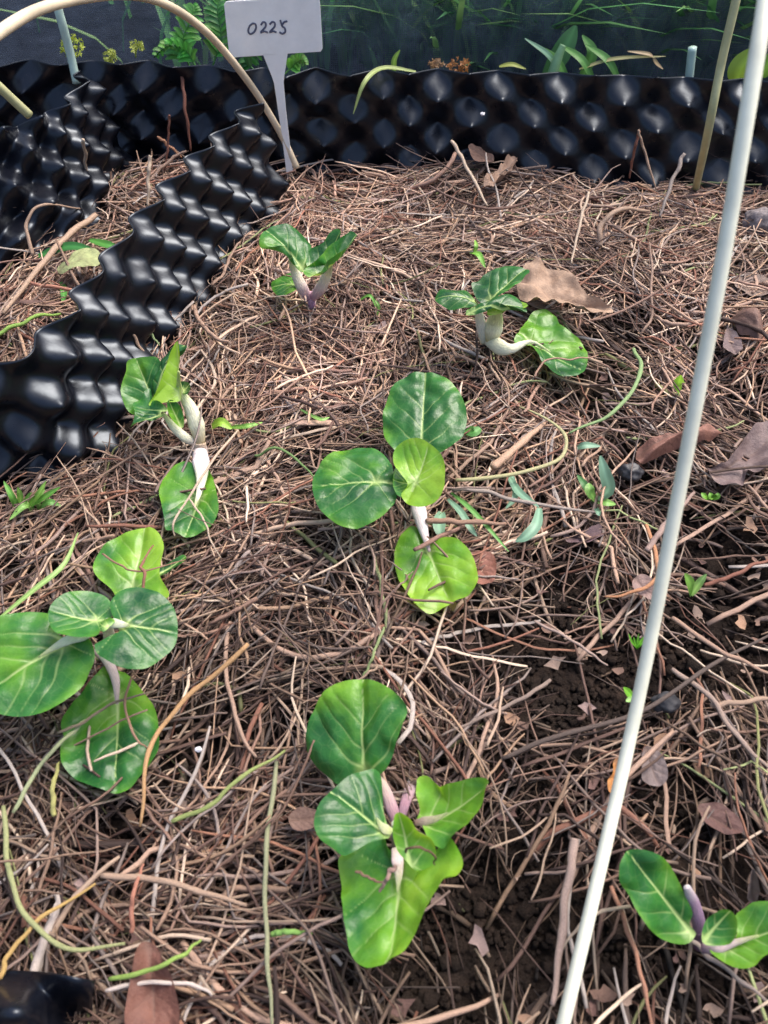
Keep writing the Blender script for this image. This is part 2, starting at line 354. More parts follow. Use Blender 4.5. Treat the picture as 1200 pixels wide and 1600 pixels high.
def blades(n, sampler, hgt, wid, green, lean=.6, K=6):
    """n grass blades as tapered flat ribbons"""
    V_, Q_, Cc = [], [], []
    for k in range(n):
        x, y, z = sampler(); h = random.uniform(*hgt); a = random.uniform(0, 2 * math.pi); w_ = random.uniform(*wid); ln = random.uniform(.2, 1) * lean
        base = len(V_); g = random.choice(green); f = random.uniform(.7, 1.25)
        for i in range(K):
            t = i / (K - 1); r = ln * h * t * t; ww = w_ * (1 - t ** 2) * (.6 + .8 * t) / 2 + .0001
            cx, cy, cz = x + r * math.cos(a), y + r * math.sin(a), z + h * t * (1 - .35 * ln * t)
            sx, sy = -math.sin(a) * ww, math.cos(a) * ww
            V_ += [(cx - sx, cy - sy, cz), (cx, cy, cz - ww * .5), (cx + sx, cy + sy, cz)]; Cc += [tuple(c * f for c in g)] * 3
        for i in range(K - 1):
            b0 = base + 3 * i; Q_ += [(b0, b0 + 1, b0 + 4, b0 + 3), (b0 + 1, b0 + 2, b0 + 5, b0 + 4)]
    return np.array(V_), np.array(Q_), np.array(Cc)
GR = [(.16, .42, .15), (.22, .50, .18), (.12, .34, .15), (.32, .56, .20)]
def samp_back():
    x = random.gauss(.42, .28); return (x, random.uniform(1.26, 1.75), -.02)
v, q, c = blades(4200, samp_back, (.08, .38), (.006, .016), GR, 1.1)
me = mesh_np('grass', v, q); setcol(me, 'tint', c); uv = np.zeros((len(v), 2)); setuv(me, uv)
def mat_grass():
    m, n, l, b = newmat('grass_sprig'); at = n.new('ShaderNodeAttribute'); at.attribute_name = 'tint'
    l.new(at.outputs['Color'], b.inputs['Base Color']); b.inputs['Roughness'].default_value = .45
    tr = n.new('ShaderNodeBsdfTranslucent'); l.new(at.outputs['Color'], tr.inputs[0]); ms = n.new('ShaderNodeMixShader'); ms.inputs[0].default_value = .35
    l.new(b.outputs[0], ms.inputs[1]); l.new(tr.outputs[0], ms.inputs[2]); l.new(ms.outputs[0], n['Material Output'].inputs[0]); return m
M['grass'] = mat_grass()
tag(link('grass', me, M['grass']), 'tangled green grass growing behind the black net', 'grass', kind='stuff')

def ribbon(name, pts, wpx, col, parent=None, origin=None, K=14, curl=.25, mat='grass', fold=None):
    """one pointed blade through 3D points; width in metres"""
    P = catmull(pts, K); o0 = np.zeros(3) if origin is None else np.asarray(origin)
    T = np.gradient(P, axis=0); T /= np.linalg.norm(T, axis=1, keepdims=True)
    view = C0 - P; view /= np.linalg.norm(view, axis=1, keepdims=True); n_ = view * .6 + np.array([0, 0, .6])
    S = np.cross(T, n_); S /= np.linalg.norm(S, axis=1, keepdims=True); N = np.cross(S, T)
    t = np.linspace(0, 1, K); w_ = wpx / 2 * np.clip(np.sin(math.pi * np.clip(t * .88 + .10, 0, 1)), .02, 1) ** .7
    cols = []
    V_ = []
    for j, s in enumerate((-1, -.5, 0, .5, 1)):
        V_.append(P + S * (w_ * s)[:, None] + N * (abs(s) * curl * w_)[:, None]); 
    V_ = np.stack(V_, 1) - o0; idx = np.arange(K * 5).reshape(K, 5)
    qq = np.stack([idx[:-1, :-1], idx[:-1, 1:], idx[1:, 1:], idx[1:, :-1]], -1).reshape(-1, 4)
    me = mesh_np(name, V_.reshape(-1, 3), qq); c = np.ones((K, 5, 3)) * np.array(col); c[:, 2] *= 1.5
    setcol(me, 'tint', np.clip(c.reshape(-1, 3), 0, 1)); return link(name, me, M[mat], parent)

# ------------------------------------------------------------ seedlings
def ray_plane(px, py, p0, nrm):
    d = ray(px, py); return C0 + d * (((p0 - C0) @ nrm) / (d @ nrm))
LEAFSEED = [0]
def leaf_patch(out, J, zJ, T, zT, roll=0., tone=.35, cup=.10, puck=1., rim=.5, nv=5, plane=None, NR=48, NA=168, ruf=.007, drop=0., veinw=1.0):
    LEAFSEED[0] += 1; sd_ = LEAFSEED[0] * 7.3
    out = np.array(out, float); J2, T2 = np.array(J, float), np.array(T, float)
    if plane is None:
        a = G(*J, zJ); b = G(*T, zT); ax = T2 - J2; pp = np.array([-ax[1], ax[0]]) / (np.linalg.norm(ax) + 1e-9) * 60
        if pp[0] < 0: pp = -pp                    # roll raises the picture's right-hand side
        c = G(*(J2 + pp), zJ + roll)
    else: a, b, c = [np.array(p) for p in plane]
    nrm = np.cross(b - a, c - a); nrm /= np.linalg.norm(nrm)
    if nrm @ (C0 - a) < 0: nrm = -nrm
    # smooth closed outline resampled by angle about centroid
    cen = out.mean(0); n0 = len(out); Q = np.vstack([out[-1], out, out[0], out[1]]); fine = []
    for i in range(n0):
        A_, B_, C_, D_ = Q[i:i + 4]
        for t in np.linspace(0, 1, 10, endpoint=False):
            fine.append(.5 * ((2 * B_) + (C_ - A_) * t + (2 * A_ - 5 * B_ + 4 * C_ - D_) * t * t + (3 * B_ - A_ - 3 * C_ + D_) * t ** 3))
    fine = np.array(fine); seg = np.r_[0, np.cumsum(np.linalg.norm(np.diff(np.vstack([fine, fine[0]]), axis=0), axis=1))]
    s = np.linspace(0, seg[-1], NA, endpoint=False); ff = np.vstack([fine, fine[0]])
    O = np.stack([np.interp(s, seg, ff[:, k]) for k in (0, 1)], -1)
    O3 = np.array([ray_plane(*p, a, nrm) for p in O]); c3 = ray_plane(*cen, a, nrm); T3 = ray_plane(*T2, a, nrm); J3 = ray_plane(*J2, a, nrm)
    rr = np.linspace(0, 1, NR + 1)[1:] ** .85
    P = c3 + rr[:, None, None] * (O3 - c3)[None]; P = np.vstack([c3[None], P.reshape(-1, 3)])
    RR = np.r_[0, np.repeat(rr, NA)]
    ex = T3 - J3; L = np.linalg.norm(ex); ex /= L; ey = np.cross(nrm, ex)
    Wd = max(np.abs((O3 - J3) @ ey)) + 1e-6
    x = ((P - J3) @ ex) / L; y = ((P - J3) @ ey) / Wd; ay = np.abs(y)
    nz = np.array([noise.noise((p[0] * 40 + sd_, p[1] * 40, p[2] * 40)) for p in P])
    # veins: midrib plus arching laterals
    mid = ay * Wd; mw = (.00085 * np.clip(1 - x, .10, 1) ** 1.3 + .00022) * veinw
    vein = np.clip(1.25 - mid / mw * .8, 0, 1) * (x > -.25); dist = mid / L
    side = np.sign(y)
    nv = max(3, nv - 2)
    for k in range(nv):
        s0 = (0, .20, .46, .66, .8)[min(k, 4)]
        for sg in (-1, 1):
            off = s0 + (.045 if sg > 0 else -.02)
            aa = (.42, .80, .85, .9, .9)[min(k, 4)]; yy = ay * Wd / L
            path = off + aa * yy + (1.15 if k == 0 else .75) * yy ** 2 + .05 * nz + .012 * np.sin(yy * 22 + k * 2 + sd_ + sg)
            dd = np.abs(x - path) / np.sqrt(1 + (aa + .5 * ay * Wd / L) ** 2) * L
            w_ = (.00046 * np.clip(1 - ay * 1.1, .08, 1) + .00020) * veinw * (1.2 if k < 1 else .85); st = np.clip(1.2 - ay * 1.1, .12, 1) * (.62 if k < 1 else .42)
            m_ = (side == sg)
            vein = np.where(m_, np.maximum(vein, np.clip(1.2 - dd / w_ * .8, 0, 1) * st), vein)
            dist = np.where(m_, np.minimum(dist, dd / L), dist)
    # backward lobes
    for sg in (-1, 1):
        path = -.55 * ay * Wd / L; dd = np.abs(x - path) * L * .85; m_ = (side == sg); w_ = .0003 * veinw * np.clip(1 - ay, .12, 1)
        vein = np.where(m_, np.maximum(vein, np.clip(1.1 - dd / w_ * .8, 0, .5)), vein); dist = np.where(m_, np.minimum(dist, dd / L), dist)
    size = L
    nz2 = np.array([noise.noise((p[0] * 95 + sd_, p[1] * 95, p[2] * 95 + 4)) for p in P])
    h = puck * .15 * size * (np.sqrt(np.clip(dist, 0, .10) * .1) - .05) * np.clip(1.4 - RR ** 3, .3, 1) * (1 + .9 * nz)
    h += cup * size * (RR ** 2 - .3) + (nz * .075 + nz2 * .042) * puck * size * (RR * .6 + .4)
    th = np.r_[0, np.tile(np.arange(NA) / NA * 2 * math.pi, NR)]
    h += ruf * size * RR ** 4 * (np.sin(th * 5 + sd_) + .5 * np.sin(th * 9 + sd_ * 2))
    h -= drop * size * np.clip(x - .55, 0, 1) ** 2
    h -= .035 * size * np.exp(-(mid / (.07 * size)) ** 2)
    P = P + nrm * h[:, None]
    nz3 = np.array([noise.noise((p[0] * 28 + sd_, p[1] * 28, p[2] * 28 + 9)) for p in P]); tn = np.clip(tone - .09 + .05 * np.sin(x * 9 + sd_) + .34 * nz3 + .10 * y * math.sin(sd_), -.2, 1); rimv = np.clip((RR - .8) / .2, 0, 1) * rim
    pale = np.clip(1 - np.hypot(x * L, y * Wd) / (.0045 * veinw + .12 * L * .4), 0, 1)
    vein = np.clip(vein + pale * .8, 0, 1)
    q = []
    idx = 1 + np.arange(NR * NA).reshape(NR, NA); nx = np.roll(idx, -1, 1)
    quad = np.stack([idx[:-1], nx[:-1], nx[1:], idx[1:]], -1).reshape(-1, 4)
    fan = np.stack([np.zeros(NA // 2, int), np.roll(idx[0], -2)[0::2], np.roll(idx[0], -1)[0::2], idx[0][0::2]], -1)
    # orient to face camera
    quads = np.concatenate([quad, fan])
    p4 = P[quads[NA * 4]]; nn = np.cross(p4[1] - p4[0], p4[2] - p4[0])
    if nn @ nrm < 0: quads = quads[:, ::-1]
    return P, quads, np.stack([vein, tn, rimv], -1)
def leaf(parent, origin, patches, label=None, name='leaf', mat='leaf', color=None):
    Vs, Qs, Cs, k = [], [], [], 0
    for p in patches:
        P, q, c = leaf_patch(**p); Vs.append(P - origin); Qs.append(q + k); Cs.append(c); k += len(P)
    me = mesh_np(name, np.vstack(Vs), np.vstack(Qs)); setcol(me, 'lf', np.vstack(Cs))
    o = link(name, me, M[mat], parent)
    if color: o.color = (*(c * .72 for c in color), 1)
    if label: o['label'] = label
    return o
WHT, PNK, PUR, YGN, BRN = (.78, .78, .58), (.62, .48, .47), (.22, .12, .18), (.45, .55, .20), (.30, .17, .12)
LAV = (.68, .60, .62)
def pet(root, org, pts, wpx, tint, name='petiole', flat=.6):
    if name == 'petiole' and min(p[2] for p in pts) >= .03: flat = .3
    """pts (px,py,z); wpx widths in photo pixels"""
    P = [G(p[0], p[1], p[2] - (.0022 if p[2] > .03 else 0)) for p in pts]; r = [w_ / 2 / FPX * np.linalg.norm(p - C0) for w_, p in zip(wpx, P)]
    vw = C0 - np.mean(P, 0)
    return rod(name, P, r, M['pet'], root, n=26, sides=14, origin=org, tint=tint, flat=flat, ref=vw / np.linalg.norm(vw))
def plant(label, base):
    b = G(*base, 0.0); return thing('seedling', label, 'seedling', b, 'leafy green seedlings in the straw'), b

# centre plant
r_, o_ = plant('green seedling with four round leaves in the middle of the bed', (655, 805))
pet(r_, o_, [(655, 812, -.01), (652, 780, .012), (650, 752, .040)], [20, 18, 12], [LAV, LAV, WHT], 'stem')
pet(r_, o_, [(651, 755, .035), (655, 725, .042), (657, 690, .045)], [10, 9, 5], [LAV, WHT, YGN])
pet(r_, o_, [(648, 756, .040), (615, 754, .046), (586, 752, .049), (568, 752, .049)], [11, 10, 8, 2], [WHT, LAV, LAV, YGN])
pet(r_, o_, [(650, 775, .020), (655, 800, .022), (662, 830, .019), (671, 862, .017)], [18, 24, 15, 4], [LAV, LAV, LAV, PNK])
leaf(r_, o_, [dict(out=[(657, 582), (687, 585), (712, 602), (727, 633), (727, 663), (713, 690), (687, 703), (660, 710), (640, 712), (617, 703), (600, 680), (597, 657), (603, 627), (620, 597)],
     J=(657, 692), zJ=.046, T=(664, 583), zT=.060, roll=.004, tone=.30, cup=-.03, ruf=.012)])
leaf(r_, o_, [dict(out=[(488, 747), (500, 723), (527, 703), (557, 697), (587, 702), (607, 717), (615, 737), (620, 757), (618, 780), (603, 800), (577, 815), (547, 820), (523, 813), (500, 793), (490, 773)],
     J=(588, 752), zJ=.050, T=(488, 756), zT=.046, roll=0, tone=.26, cup=-.06, puck=1.2)])
leaf(r_, o_, [dict(out=[(643, 822), (630, 833), (620, 853), (617, 877), (622, 903), (633, 923), (650, 947), (670, 960), (690, 950), (713, 937), (733, 932), (747, 913), (745, 890), (737, 867), (720, 847), (693, 840), (668, 848), (655, 828)],
     J=(668, 857), zJ=.017, T=(702, 940), zT=.020, roll=.006, tone=.66, cup=.04)], 'lowest leaf, yellow-green, pressed onto the straw')
leaf(r_, o_, [dict(out=[(617, 733), (630, 728), (645, 740), (650, 756), (642, 772), (625, 778), (614, 760)], J=(648, 757), zJ=.052, T=(615, 750), zT=.055, tone=.25, cup=.1)])
leaf(r_, o_, [dict(out=[(617, 703), (633, 690), (657, 688), (680, 700), (693, 717), (697, 740), (695, 767), (683, 787), (660, 794), (640, 790), (628, 775), (638, 758), (628, 742), (617, 725)],
     J=(648, 752), zJ=.062, T=(672, 692), zT=.075, roll=.006, tone=.62, cup=.10)])
# front plant
r_, o_ = plant('largest green seedling with purple stems at the bottom centre', (625, 1310))
pet(r_, o_, [(630, 1330, -.01), (625, 1305, .02), (622, 1285, .035)], [30, 26, 20], [PUR, PNK, WHT], 'stem')
pet(r_, o_, [(620, 1290, .02), (612, 1262, .026), (597, 1225, .034), (568, 1196, .039), (563, 1165, .042)], [12, 19, 14, 8, 2], [(.40, .20, .27), (.46, .28, .33), (.54, .42, .36), (.5, .45, .3), YGN])
pet(r_, o_, [(625, 1290, .014), (632, 1258, .010), (640, 1235, .000), (650, 1205, -.012)], [10, 15, 17, 14], [PUR, (.36, .20, .26), (.45, .33, .36), LAV])
leaf(r_, o_, [dict(out=[(568, 1060), (599, 1070), (625, 1091), (634, 1110), (628, 1138), (615, 1167), (600, 1200), (577, 1216), (555, 1222), (525, 1226), (504, 1209), (485, 1186), (478, 1164), (481, 1135), (494, 1103), (510, 1078), (532, 1065)],
     J=(565, 1205), zJ=.040, T=(562, 1060), zT=.058, roll=.010, tone=.24, cup=-.04, puck=1.3, nv=4)])
leaf(r_, o_, [dict(out=[(590, 1301), (606, 1317), (614, 1336), (634, 1349), (657, 1362), (676, 1345), (705, 1317), (721, 1336), (725, 1355), (717, 1374), (701, 1378), (686, 1400), (670, 1432), (647, 1467), (625, 1496), (599, 1511), (577, 1516), (558, 1505), (547, 1483), (544, 1445), (539, 1406), (536, 1374), (537, 1349), (552, 1323), (568, 1311)],
     J=(622, 1362), zJ=.030, T=(604, 1514), zT=.046, roll=.012, tone=.52, cup=.10, drop=.25)], 'largest leaf, hanging towards the viewer')
leaf(r_, o_, [dict(out=[(587, 1201), (598, 1212), (600, 1237), (602, 1270), (612, 1304), (595, 1312), (575, 1318), (550, 1332), (536, 1336), (517, 1323), (497, 1304), (493, 1279), (501, 1253), (523, 1231), (545, 1212), (568, 1204)],
     J=(602, 1300), zJ=.048, T=(522, 1238), zT=.060, roll=-.004, tone=.22, cup=-.06, puck=1.2, nv=4)])
leaf(r_, o_, [dict(out=[(657, 1221), (670, 1215), (682, 1225), (695, 1234), (717, 1228), (743, 1221), (765, 1221), (765, 1237), (756, 1256), (740, 1282), (721, 1304), (705, 1317), (692, 1327), (676, 1317), (666, 1295), (655, 1284), (658, 1266), (657, 1244)],
     J=(668, 1284), zJ=.040, T=(762, 1228), zT=.062, roll=.012, tone=.54, cup=.12, ruf=.03)], 'leaf folded to a point at the right')
leaf(r_, o_, [dict(out=[(619, 1269), (631, 1268), (644, 1277), (654, 1295), (676, 1311), (682, 1333), (676, 1349), (657, 1358), (644, 1355), (634, 1342), (622, 1327), (615, 1304), (616, 1285)],
     J=(640, 1350), zJ=.055, T=(624, 1268), zT=.072, roll=.006, tone=.50, cup=.14)])
pet(r_, o_, [(612, 1300, .049), (603, 1296, .051), (596, 1290, .053), (588, 1278, .056)], [10, 15, 10, 2], [YGN, (.60, .60, .36), (.56, .60, .34), YGN])
pet(r_, o_, [(618, 1325, .036), (621, 1345, .037), (623, 1365, .036), (621, 1395, .037)], [12, 18, 12, 2], [(.45, .38, .32), PNK, (.52, .46, .34), YGN])
pet(r_, o_, [(648, 1286, .042), (664, 1283, .046), (682, 1279, .050), (700, 1270, .054)], [8, 13, 9, 2], [BRN, (.48, .38, .30), (.46, .44, .26), YGN])
# left plant
r_, o_ = plant('seedling with one big and one dark round leaf at the left edge', (170, 1020))
pet(r_, o_, [(178, 1030, -.01), (172, 1000, .03), (168, 978, .055)], [20, 18, 14], [PNK, WHT, WHT], 'stem')
leaf(r_, o_, [dict(out=[(213, 828), (233, 826), (250, 837), (257, 857), (252, 877), (250, 900), (265, 928), (255, 935), (240, 930), (213, 925), (185, 932), (173, 920), (155, 905), (147, 892), (150, 870), (160, 853), (183, 838)],
     J=(205, 915), zJ=.022, T=(226, 828), zT=.026, tone=.64, cup=.03)], 'pale leaf with straws lying over it')
leaf(r_, o_, [dict(out=[(240, 895), (265, 880), (286, 868), (291, 876), (270, 892), (246, 903)], J=(242, 900), zJ=.018, T=(290, 870), zT=.02, tone=.3, cup=.06)])
leaf(r_, o_, [dict(out=[(170, 1043), (153, 1057), (133, 1083), (110, 1110), (97, 1133), (100, 1153), (95, 1173), (100, 1197), (117, 1217), (143, 1230), (173, 1240), (197, 1237), (217, 1220), (233, 1197), (248, 1173), (247, 1130), (240, 1103), (223, 1080), (200, 1053), (187, 1047)],
     J=(182, 1085), zJ=.018, T=(180, 1236), zT=.016, tone=.28, cup=.05)], 'large lower leaf half covered with dead roots')
pet(r_, o_, [(160, 1022, .025), (172, 1040, .024), (181, 1065, .022), (183, 1100, .021)], [12, 14, 12, 4], [WHT, PNK, PNK, PNK])
leaf(r_, o_, [dict(out=[(-22, 975), (0, 965), (33, 955), (60, 953), (77, 960), (80, 980), (97, 993), (117, 1000), (137, 997), (147, 1013), (147, 1033), (133, 1063), (110, 1090), (77, 1110), (40, 1119), (0, 1115), (-25, 1100), (-35, 1045), (-30, 1005)],
     J=(98, 1003), zJ=.062, T=(-18, 1075), zT=.058, roll=-.004, tone=.30, cup=-.03, puck=1.2, nv=4, veinw=1.5)])
leaf(r_, o_, [dict(out=[(75, 960), (87, 940), (113, 928), (143, 927), (167, 937), (177, 953), (175, 966), (160, 975), (153, 993), (133, 998), (107, 998), (83, 987)],
     J=(150, 968), zJ=.072, T=(80, 955), zT=.080, roll=-.006, tone=.24, cup=.10, nv=4)])
leaf(r_, o_, [dict(out=[(173, 937), (187, 922), (210, 917), (240, 923), (267, 943), (277, 970), (275, 1000), (260, 1020), (233, 1038), (207, 1043), (177, 1037), (153, 1020), (148, 1003), (168, 995), (186, 985), (180, 970), (173, 952)],
     J=(193, 976), zJ=.076, T=(276, 985), zT=.070, tone=.12, cup=-.08, puck=1.6, nv=4)], 'dark glossy rounded leaf')
pet(r_, o_, [(150, 985, .064), (128, 993, .0665), (100, 1003, .068), (60, 1027, .066)], [10, 17, 13, 2], [WHT, WHT, WHT, YGN])
pet(r_, o_, [(165, 972, .072), (178, 974, .077), (192, 976, .080), (203, 977, .081)], [12, 15, 10, 3], [WHT, WHT, WHT, YGN])
leaf(r_, o_, [dict(out=[(153, 980), (160, 970), (172, 966), (178, 972), (170, 980), (160, 988)], J=(170, 980), zJ=.078, T=(155, 975), zT=.083, tone=.2, cup=.2)])
# upright plant with white stems
r_, o_ = plant('seedling with thick white stem leaning left beside the diagonal edging', (314, 712))
z0 = np.array(G(313, 700, .01))
pet(r_, o_, [(314, 735, -.005), (313, 710, .004), (312, 692, .014)], [24, 26, 18], [LAV, LAV, (.55, .42, .30)], 'stem')
leaf(r_, o_, [dict(out=[(282, 597), (296, 599), (298, 610), (291, 617), (283, 612)], J=(285, 612), zJ=.055, T=(297, 600), zT=.06, tone=.15)])
leaf(r_, o_, [dict(out=[(199, 565), (213, 559), (231, 558), (247, 561), (256, 579), (252, 600), (250, 620), (244, 632), (237, 640), (215, 648), (204, 646), (195, 633), (189, 612), (191, 597), (197, 580)],
     J=(243, 636), zJ=.045, T=(212, 560), zT=.072, roll=.004, tone=.20, cup=.06, nv=4)])
pet(r_, o_, [(306, 692, .012), (290, 684, .022), (272, 668, .034), (254, 645, .046)], [12, 15, 13, 5], [LAV, WHT, WHT, YGN])
leaf(r_, o_, [dict(out=[(262, 626), (275, 628), (285, 645), (286, 668), (274, 662), (262, 645)], J=(284, 668), zJ=.035, T=(265, 628), zT=.055, tone=.4)])
leaf(r_, o_, [dict(out=[(235, 608), (240, 626), (255, 635), (263, 642), (252, 646), (256, 657), (226, 661), (204, 669), (214, 652), (210, 635), (222, 621)],
     J=(256, 645), zJ=.056, T=(206, 667), zT=.052, tone=.14, cup=.12, ruf=.05)])
leaf(r_, o_, [dict(out=[(278, 534), (281, 556), (280, 579), (281, 599), (284, 621), (278, 628), (260, 629), (234, 634), (244, 615), (253, 594), (260, 574), (267, 552)],
                   J=(281, 615), zJ=.058, T=(277, 536), zT=.118, tone=1.0, cup=.10, nv=4, plane=[G(281, 615, .058), G(277, 536, .086), G(236, 630, .054)], puck=.5),
              dict(out=[(262, 537), (271, 532), (280, 535), (268, 552), (260, 574), (252, 597), (245, 615), (237, 630), (232, 621), (236, 597), (241, 574), (250, 552)],
                   J=(236, 628), zJ=.06, T=(272, 534), zT=.113, tone=.10, cup=-.14, puck=1.4, plane=[G(236, 628, .052), G(277, 535, .085), G(225, 580, .050)])], 'upright folded leaf showing its pale underside')
pet(r_, o_, [(313, 694, .012), (307, 664, .028), (297, 637, .044), (281, 608, .060), (279, 580, .082)], [15, 25, 20, 9, 3], [(.52, .40, .22), WHT, WHT, YGN, YGN], flat=.75)
leaf(r_, o_, [dict(out=[(289, 723), (303, 729), (307, 743), (312, 752), (318, 744), (321, 734), (327, 734), (336, 759), (342, 799), (327, 824), (309, 835), (291, 840), (271, 833), (260, 831), (258, 815), (253, 790), (249, 770), (255, 750), (269, 734)],
     J=(311, 775), zJ=.020, T=(290, 836), zT=.020, tone=.30, cup=.05)], 'lower leaf with pale upper half lying on the straw')
pet(r_, o_, [(313, 705, .018), (314, 722, .022), (315, 745, .024), (311, 770, .025), (303, 795, .025)], [20, 27, 17, 9, 2], [LAV, LAV, WHT, WHT, YGN])
# far plant
r_, o_ = plant('small seedling with pinkish forked stem standing furthest back', (487, 490))
pet(r_, o_, [(488, 500, -.01), (487, 478, .008), (485, 455, .02)], [14, 12, 12], [LAV, (.35, .18, .28), (.5, .3, .4)], 'stem')
leaf(r_, o_, [dict(out=[(423, 441), (443, 426), (460, 424), (467, 441), (457, 455), (433, 460)], J=(464, 442), zJ=.03, T=(424, 445), zT=.025, tone=.40, cup=-.1)])
leaf(r_, o_, [dict(out=[(407, 366), (423, 351), (448, 347), (472, 359), (486, 378), (488, 407), (477, 419), (465, 415), (452, 397), (433, 388), (409, 385)],
     J=(472, 412), zJ=.075, T=(418, 356), zT=.095, roll=.005, tone=.20, cup=-.12, nv=4)])
leaf(r_, o_, [dict(out=[(481, 417), (484, 397), (506, 383), (525, 366), (535, 366), (530, 390), (508, 412), (490, 425)], J=(486, 420), zJ=.07, T=(533, 367), zT=.088, tone=.22, cup=.10)])
leaf(r_, o_, [dict(out=[(478, 436), (482, 424), (500, 415), (510, 400), (530, 383), (549, 366), (560, 373), (549, 390), (525, 408), (510, 420), (501, 436), (490, 440)], J=(495, 430), zJ=.078, T=(556, 370), zT=.092, tone=.24, cup=.16)])
pet(r_, o_, [(482, 466, .015), (472, 450, .028), (461, 425, .045), (452, 398, .066)], [13, 18, 14, 5], [(.5, .3, .4), PNK, WHT, YGN])
pet(r_, o_, [(488, 466, .015), (500, 452, .030), (511, 430, .050), (518, 412, .068)], [12, 18, 14, 4], [(.5, .3, .4), PNK, WHT, YGN])
# right-hand far plant
r_, o_ = plant('seedling with white stem and a flat leaf beside the tan dead leaf', (770, 530))
pet(r_, o_, [(768, 545, -.01), (768, 530, .012), (768, 520, .02)], [26, 24, 18], [WHT, WHT, (.5, .45, .2)], 'stem')
pet(r_, o_, [(757, 535, .010), (752, 510, .030), (747, 485, .052), (741, 468, .068)], [14, 16, 12, 4], [WHT, (.72, .73, .66), WHT, YGN])
leaf(r_, o_, [dict(out=[(680, 460), (688, 449), (707, 447), (728, 448), (739, 457), (745, 470), (728, 475), (707, 477), (688, 473), (681, 468)],
     J=(742, 464), zJ=.072, T=(682, 462), zT=.072, tone=.22, cup=-.18)])
leaf(r_, o_, [dict(out=[(737, 444), (747, 439), (760, 428), (779, 419), (805, 416), (824, 419), (827, 428), (816, 441), (800, 455), (784, 462), (765, 470), (752, 472), (743, 463)],
     J=(766, 466), zJ=.072, T=(818, 421), zT=.084, tone=.16, cup=.06, puck=1.4, nv=5)])
leaf(r_, o_, [dict(out=[(763, 484), (779, 474), (800, 470), (823, 476), (821, 482), (800, 481), (787, 486), (779, 491), (763, 495)], J=(772, 488), zJ=.070, T=(820, 479), zT=.076, tone=.62, cup=.05),
              dict(out=[(729, 479), (747, 473), (773, 460), (800, 457), (816, 465), (823, 477), (800, 474), (773, 478), (752, 486), (731, 487)], J=(735, 483), zJ=.076, T=(820, 470), zT=.082, tone=.16, cup=-.12, puck=1.3)], 'rolled leaf facing the viewer')
pet(r_, o_, [(768, 534, .014), (771, 515, .028), (774, 500, .042), (778, 484, .062), (790, 474, .076)], [18, 28, 24, 14, 3], [(.5, .45, .2), WHT, (.66, .70, .40), YGN, YGN])
leaf(r_, o_, [dict(out=[(803, 537), (811, 519), (821, 505), (832, 492), (851, 488), (867, 497), (875, 511), (888, 521), (907, 535), (917, 553), (915, 577), (901, 588), (875, 591), (859, 583), (845, 567), (837, 551), (828, 541)],
     J=(830, 532), zJ=.022, T=(912, 580), zT=.020, roll=0, tone=.34, cup=.06, nv=4)], 'flat broad leaf resting on the straw')
pet(r_, o_, [(764, 530, .014), (782, 543, .018), (800, 545, .021), (830, 534, .024), (860, 550, .024)], [20, 24, 15, 5, 2], [WHT, WHT, WHT, WHT, YGN])
# bottom right plant
r_, o_ = plant('seedling with oval leaves cut off by the right edge', (1092, 1470))
pet(r_, o_, [(1095, 1480, -.012), (1094, 1465, .006), (1092, 1455, .014)], [20, 16, 14], [PUR, PUR, PUR], 'stem')
pet(r_, o_, [(1094, 1462, .01), (1090, 1435, .022), (1082, 1408, .034), (1073, 1385, .044)], [16, 18, 17, 9], [PUR, (.26, .17, .26), (.32, .22, .32), LAV])
leaf(r_, o_, [dict(out=[(969, 1340), (984, 1329), (1008, 1328), (1032, 1337), (1050, 1355), (1062, 1379), (1074, 1406), (1082, 1427), (1080, 1445), (1088, 1460), (1077, 1472), (1056, 1474), (1032, 1466), (1008, 1445), (990, 1418), (981, 1397), (966, 1376), (964, 1355)],
     J=(1082, 1458), zJ=.025, T=(984, 1334), zT=.052, roll=.004, tone=.30, cup=.05, drop=.2, nv=4)])
leaf(r_, o_, [dict(out=[(1110, 1484), (1140, 1475), (1152, 1460), (1149, 1433), (1167, 1418), (1179, 1411), (1200, 1409), (1230, 1412), (1239, 1445), (1224, 1478), (1194, 1496), (1179, 1511), (1155, 1514), (1128, 1502)],
     J=(1135, 1477), zJ=.030, T=(1228, 1448), zT=.045, tone=.42, cup=.06, nv=4)])
leaf(r_, o_, [dict(out=[(1098, 1472), (1101, 1442), (1116, 1427), (1134, 1420), (1149, 1430), (1152, 1451), (1143, 1472), (1125, 1477)], J=(1099, 1470), zJ=.045, T=(1140, 1424), zT=.056, tone=.26, cup=.12)])
pet(r_, o_, [(1098, 1482, .020), (1120, 1483, .028), (1145, 1474, .035), (1185, 1462, .042)], [12, 12, 9, 3], [PUR, PNK, PNK, YGN])

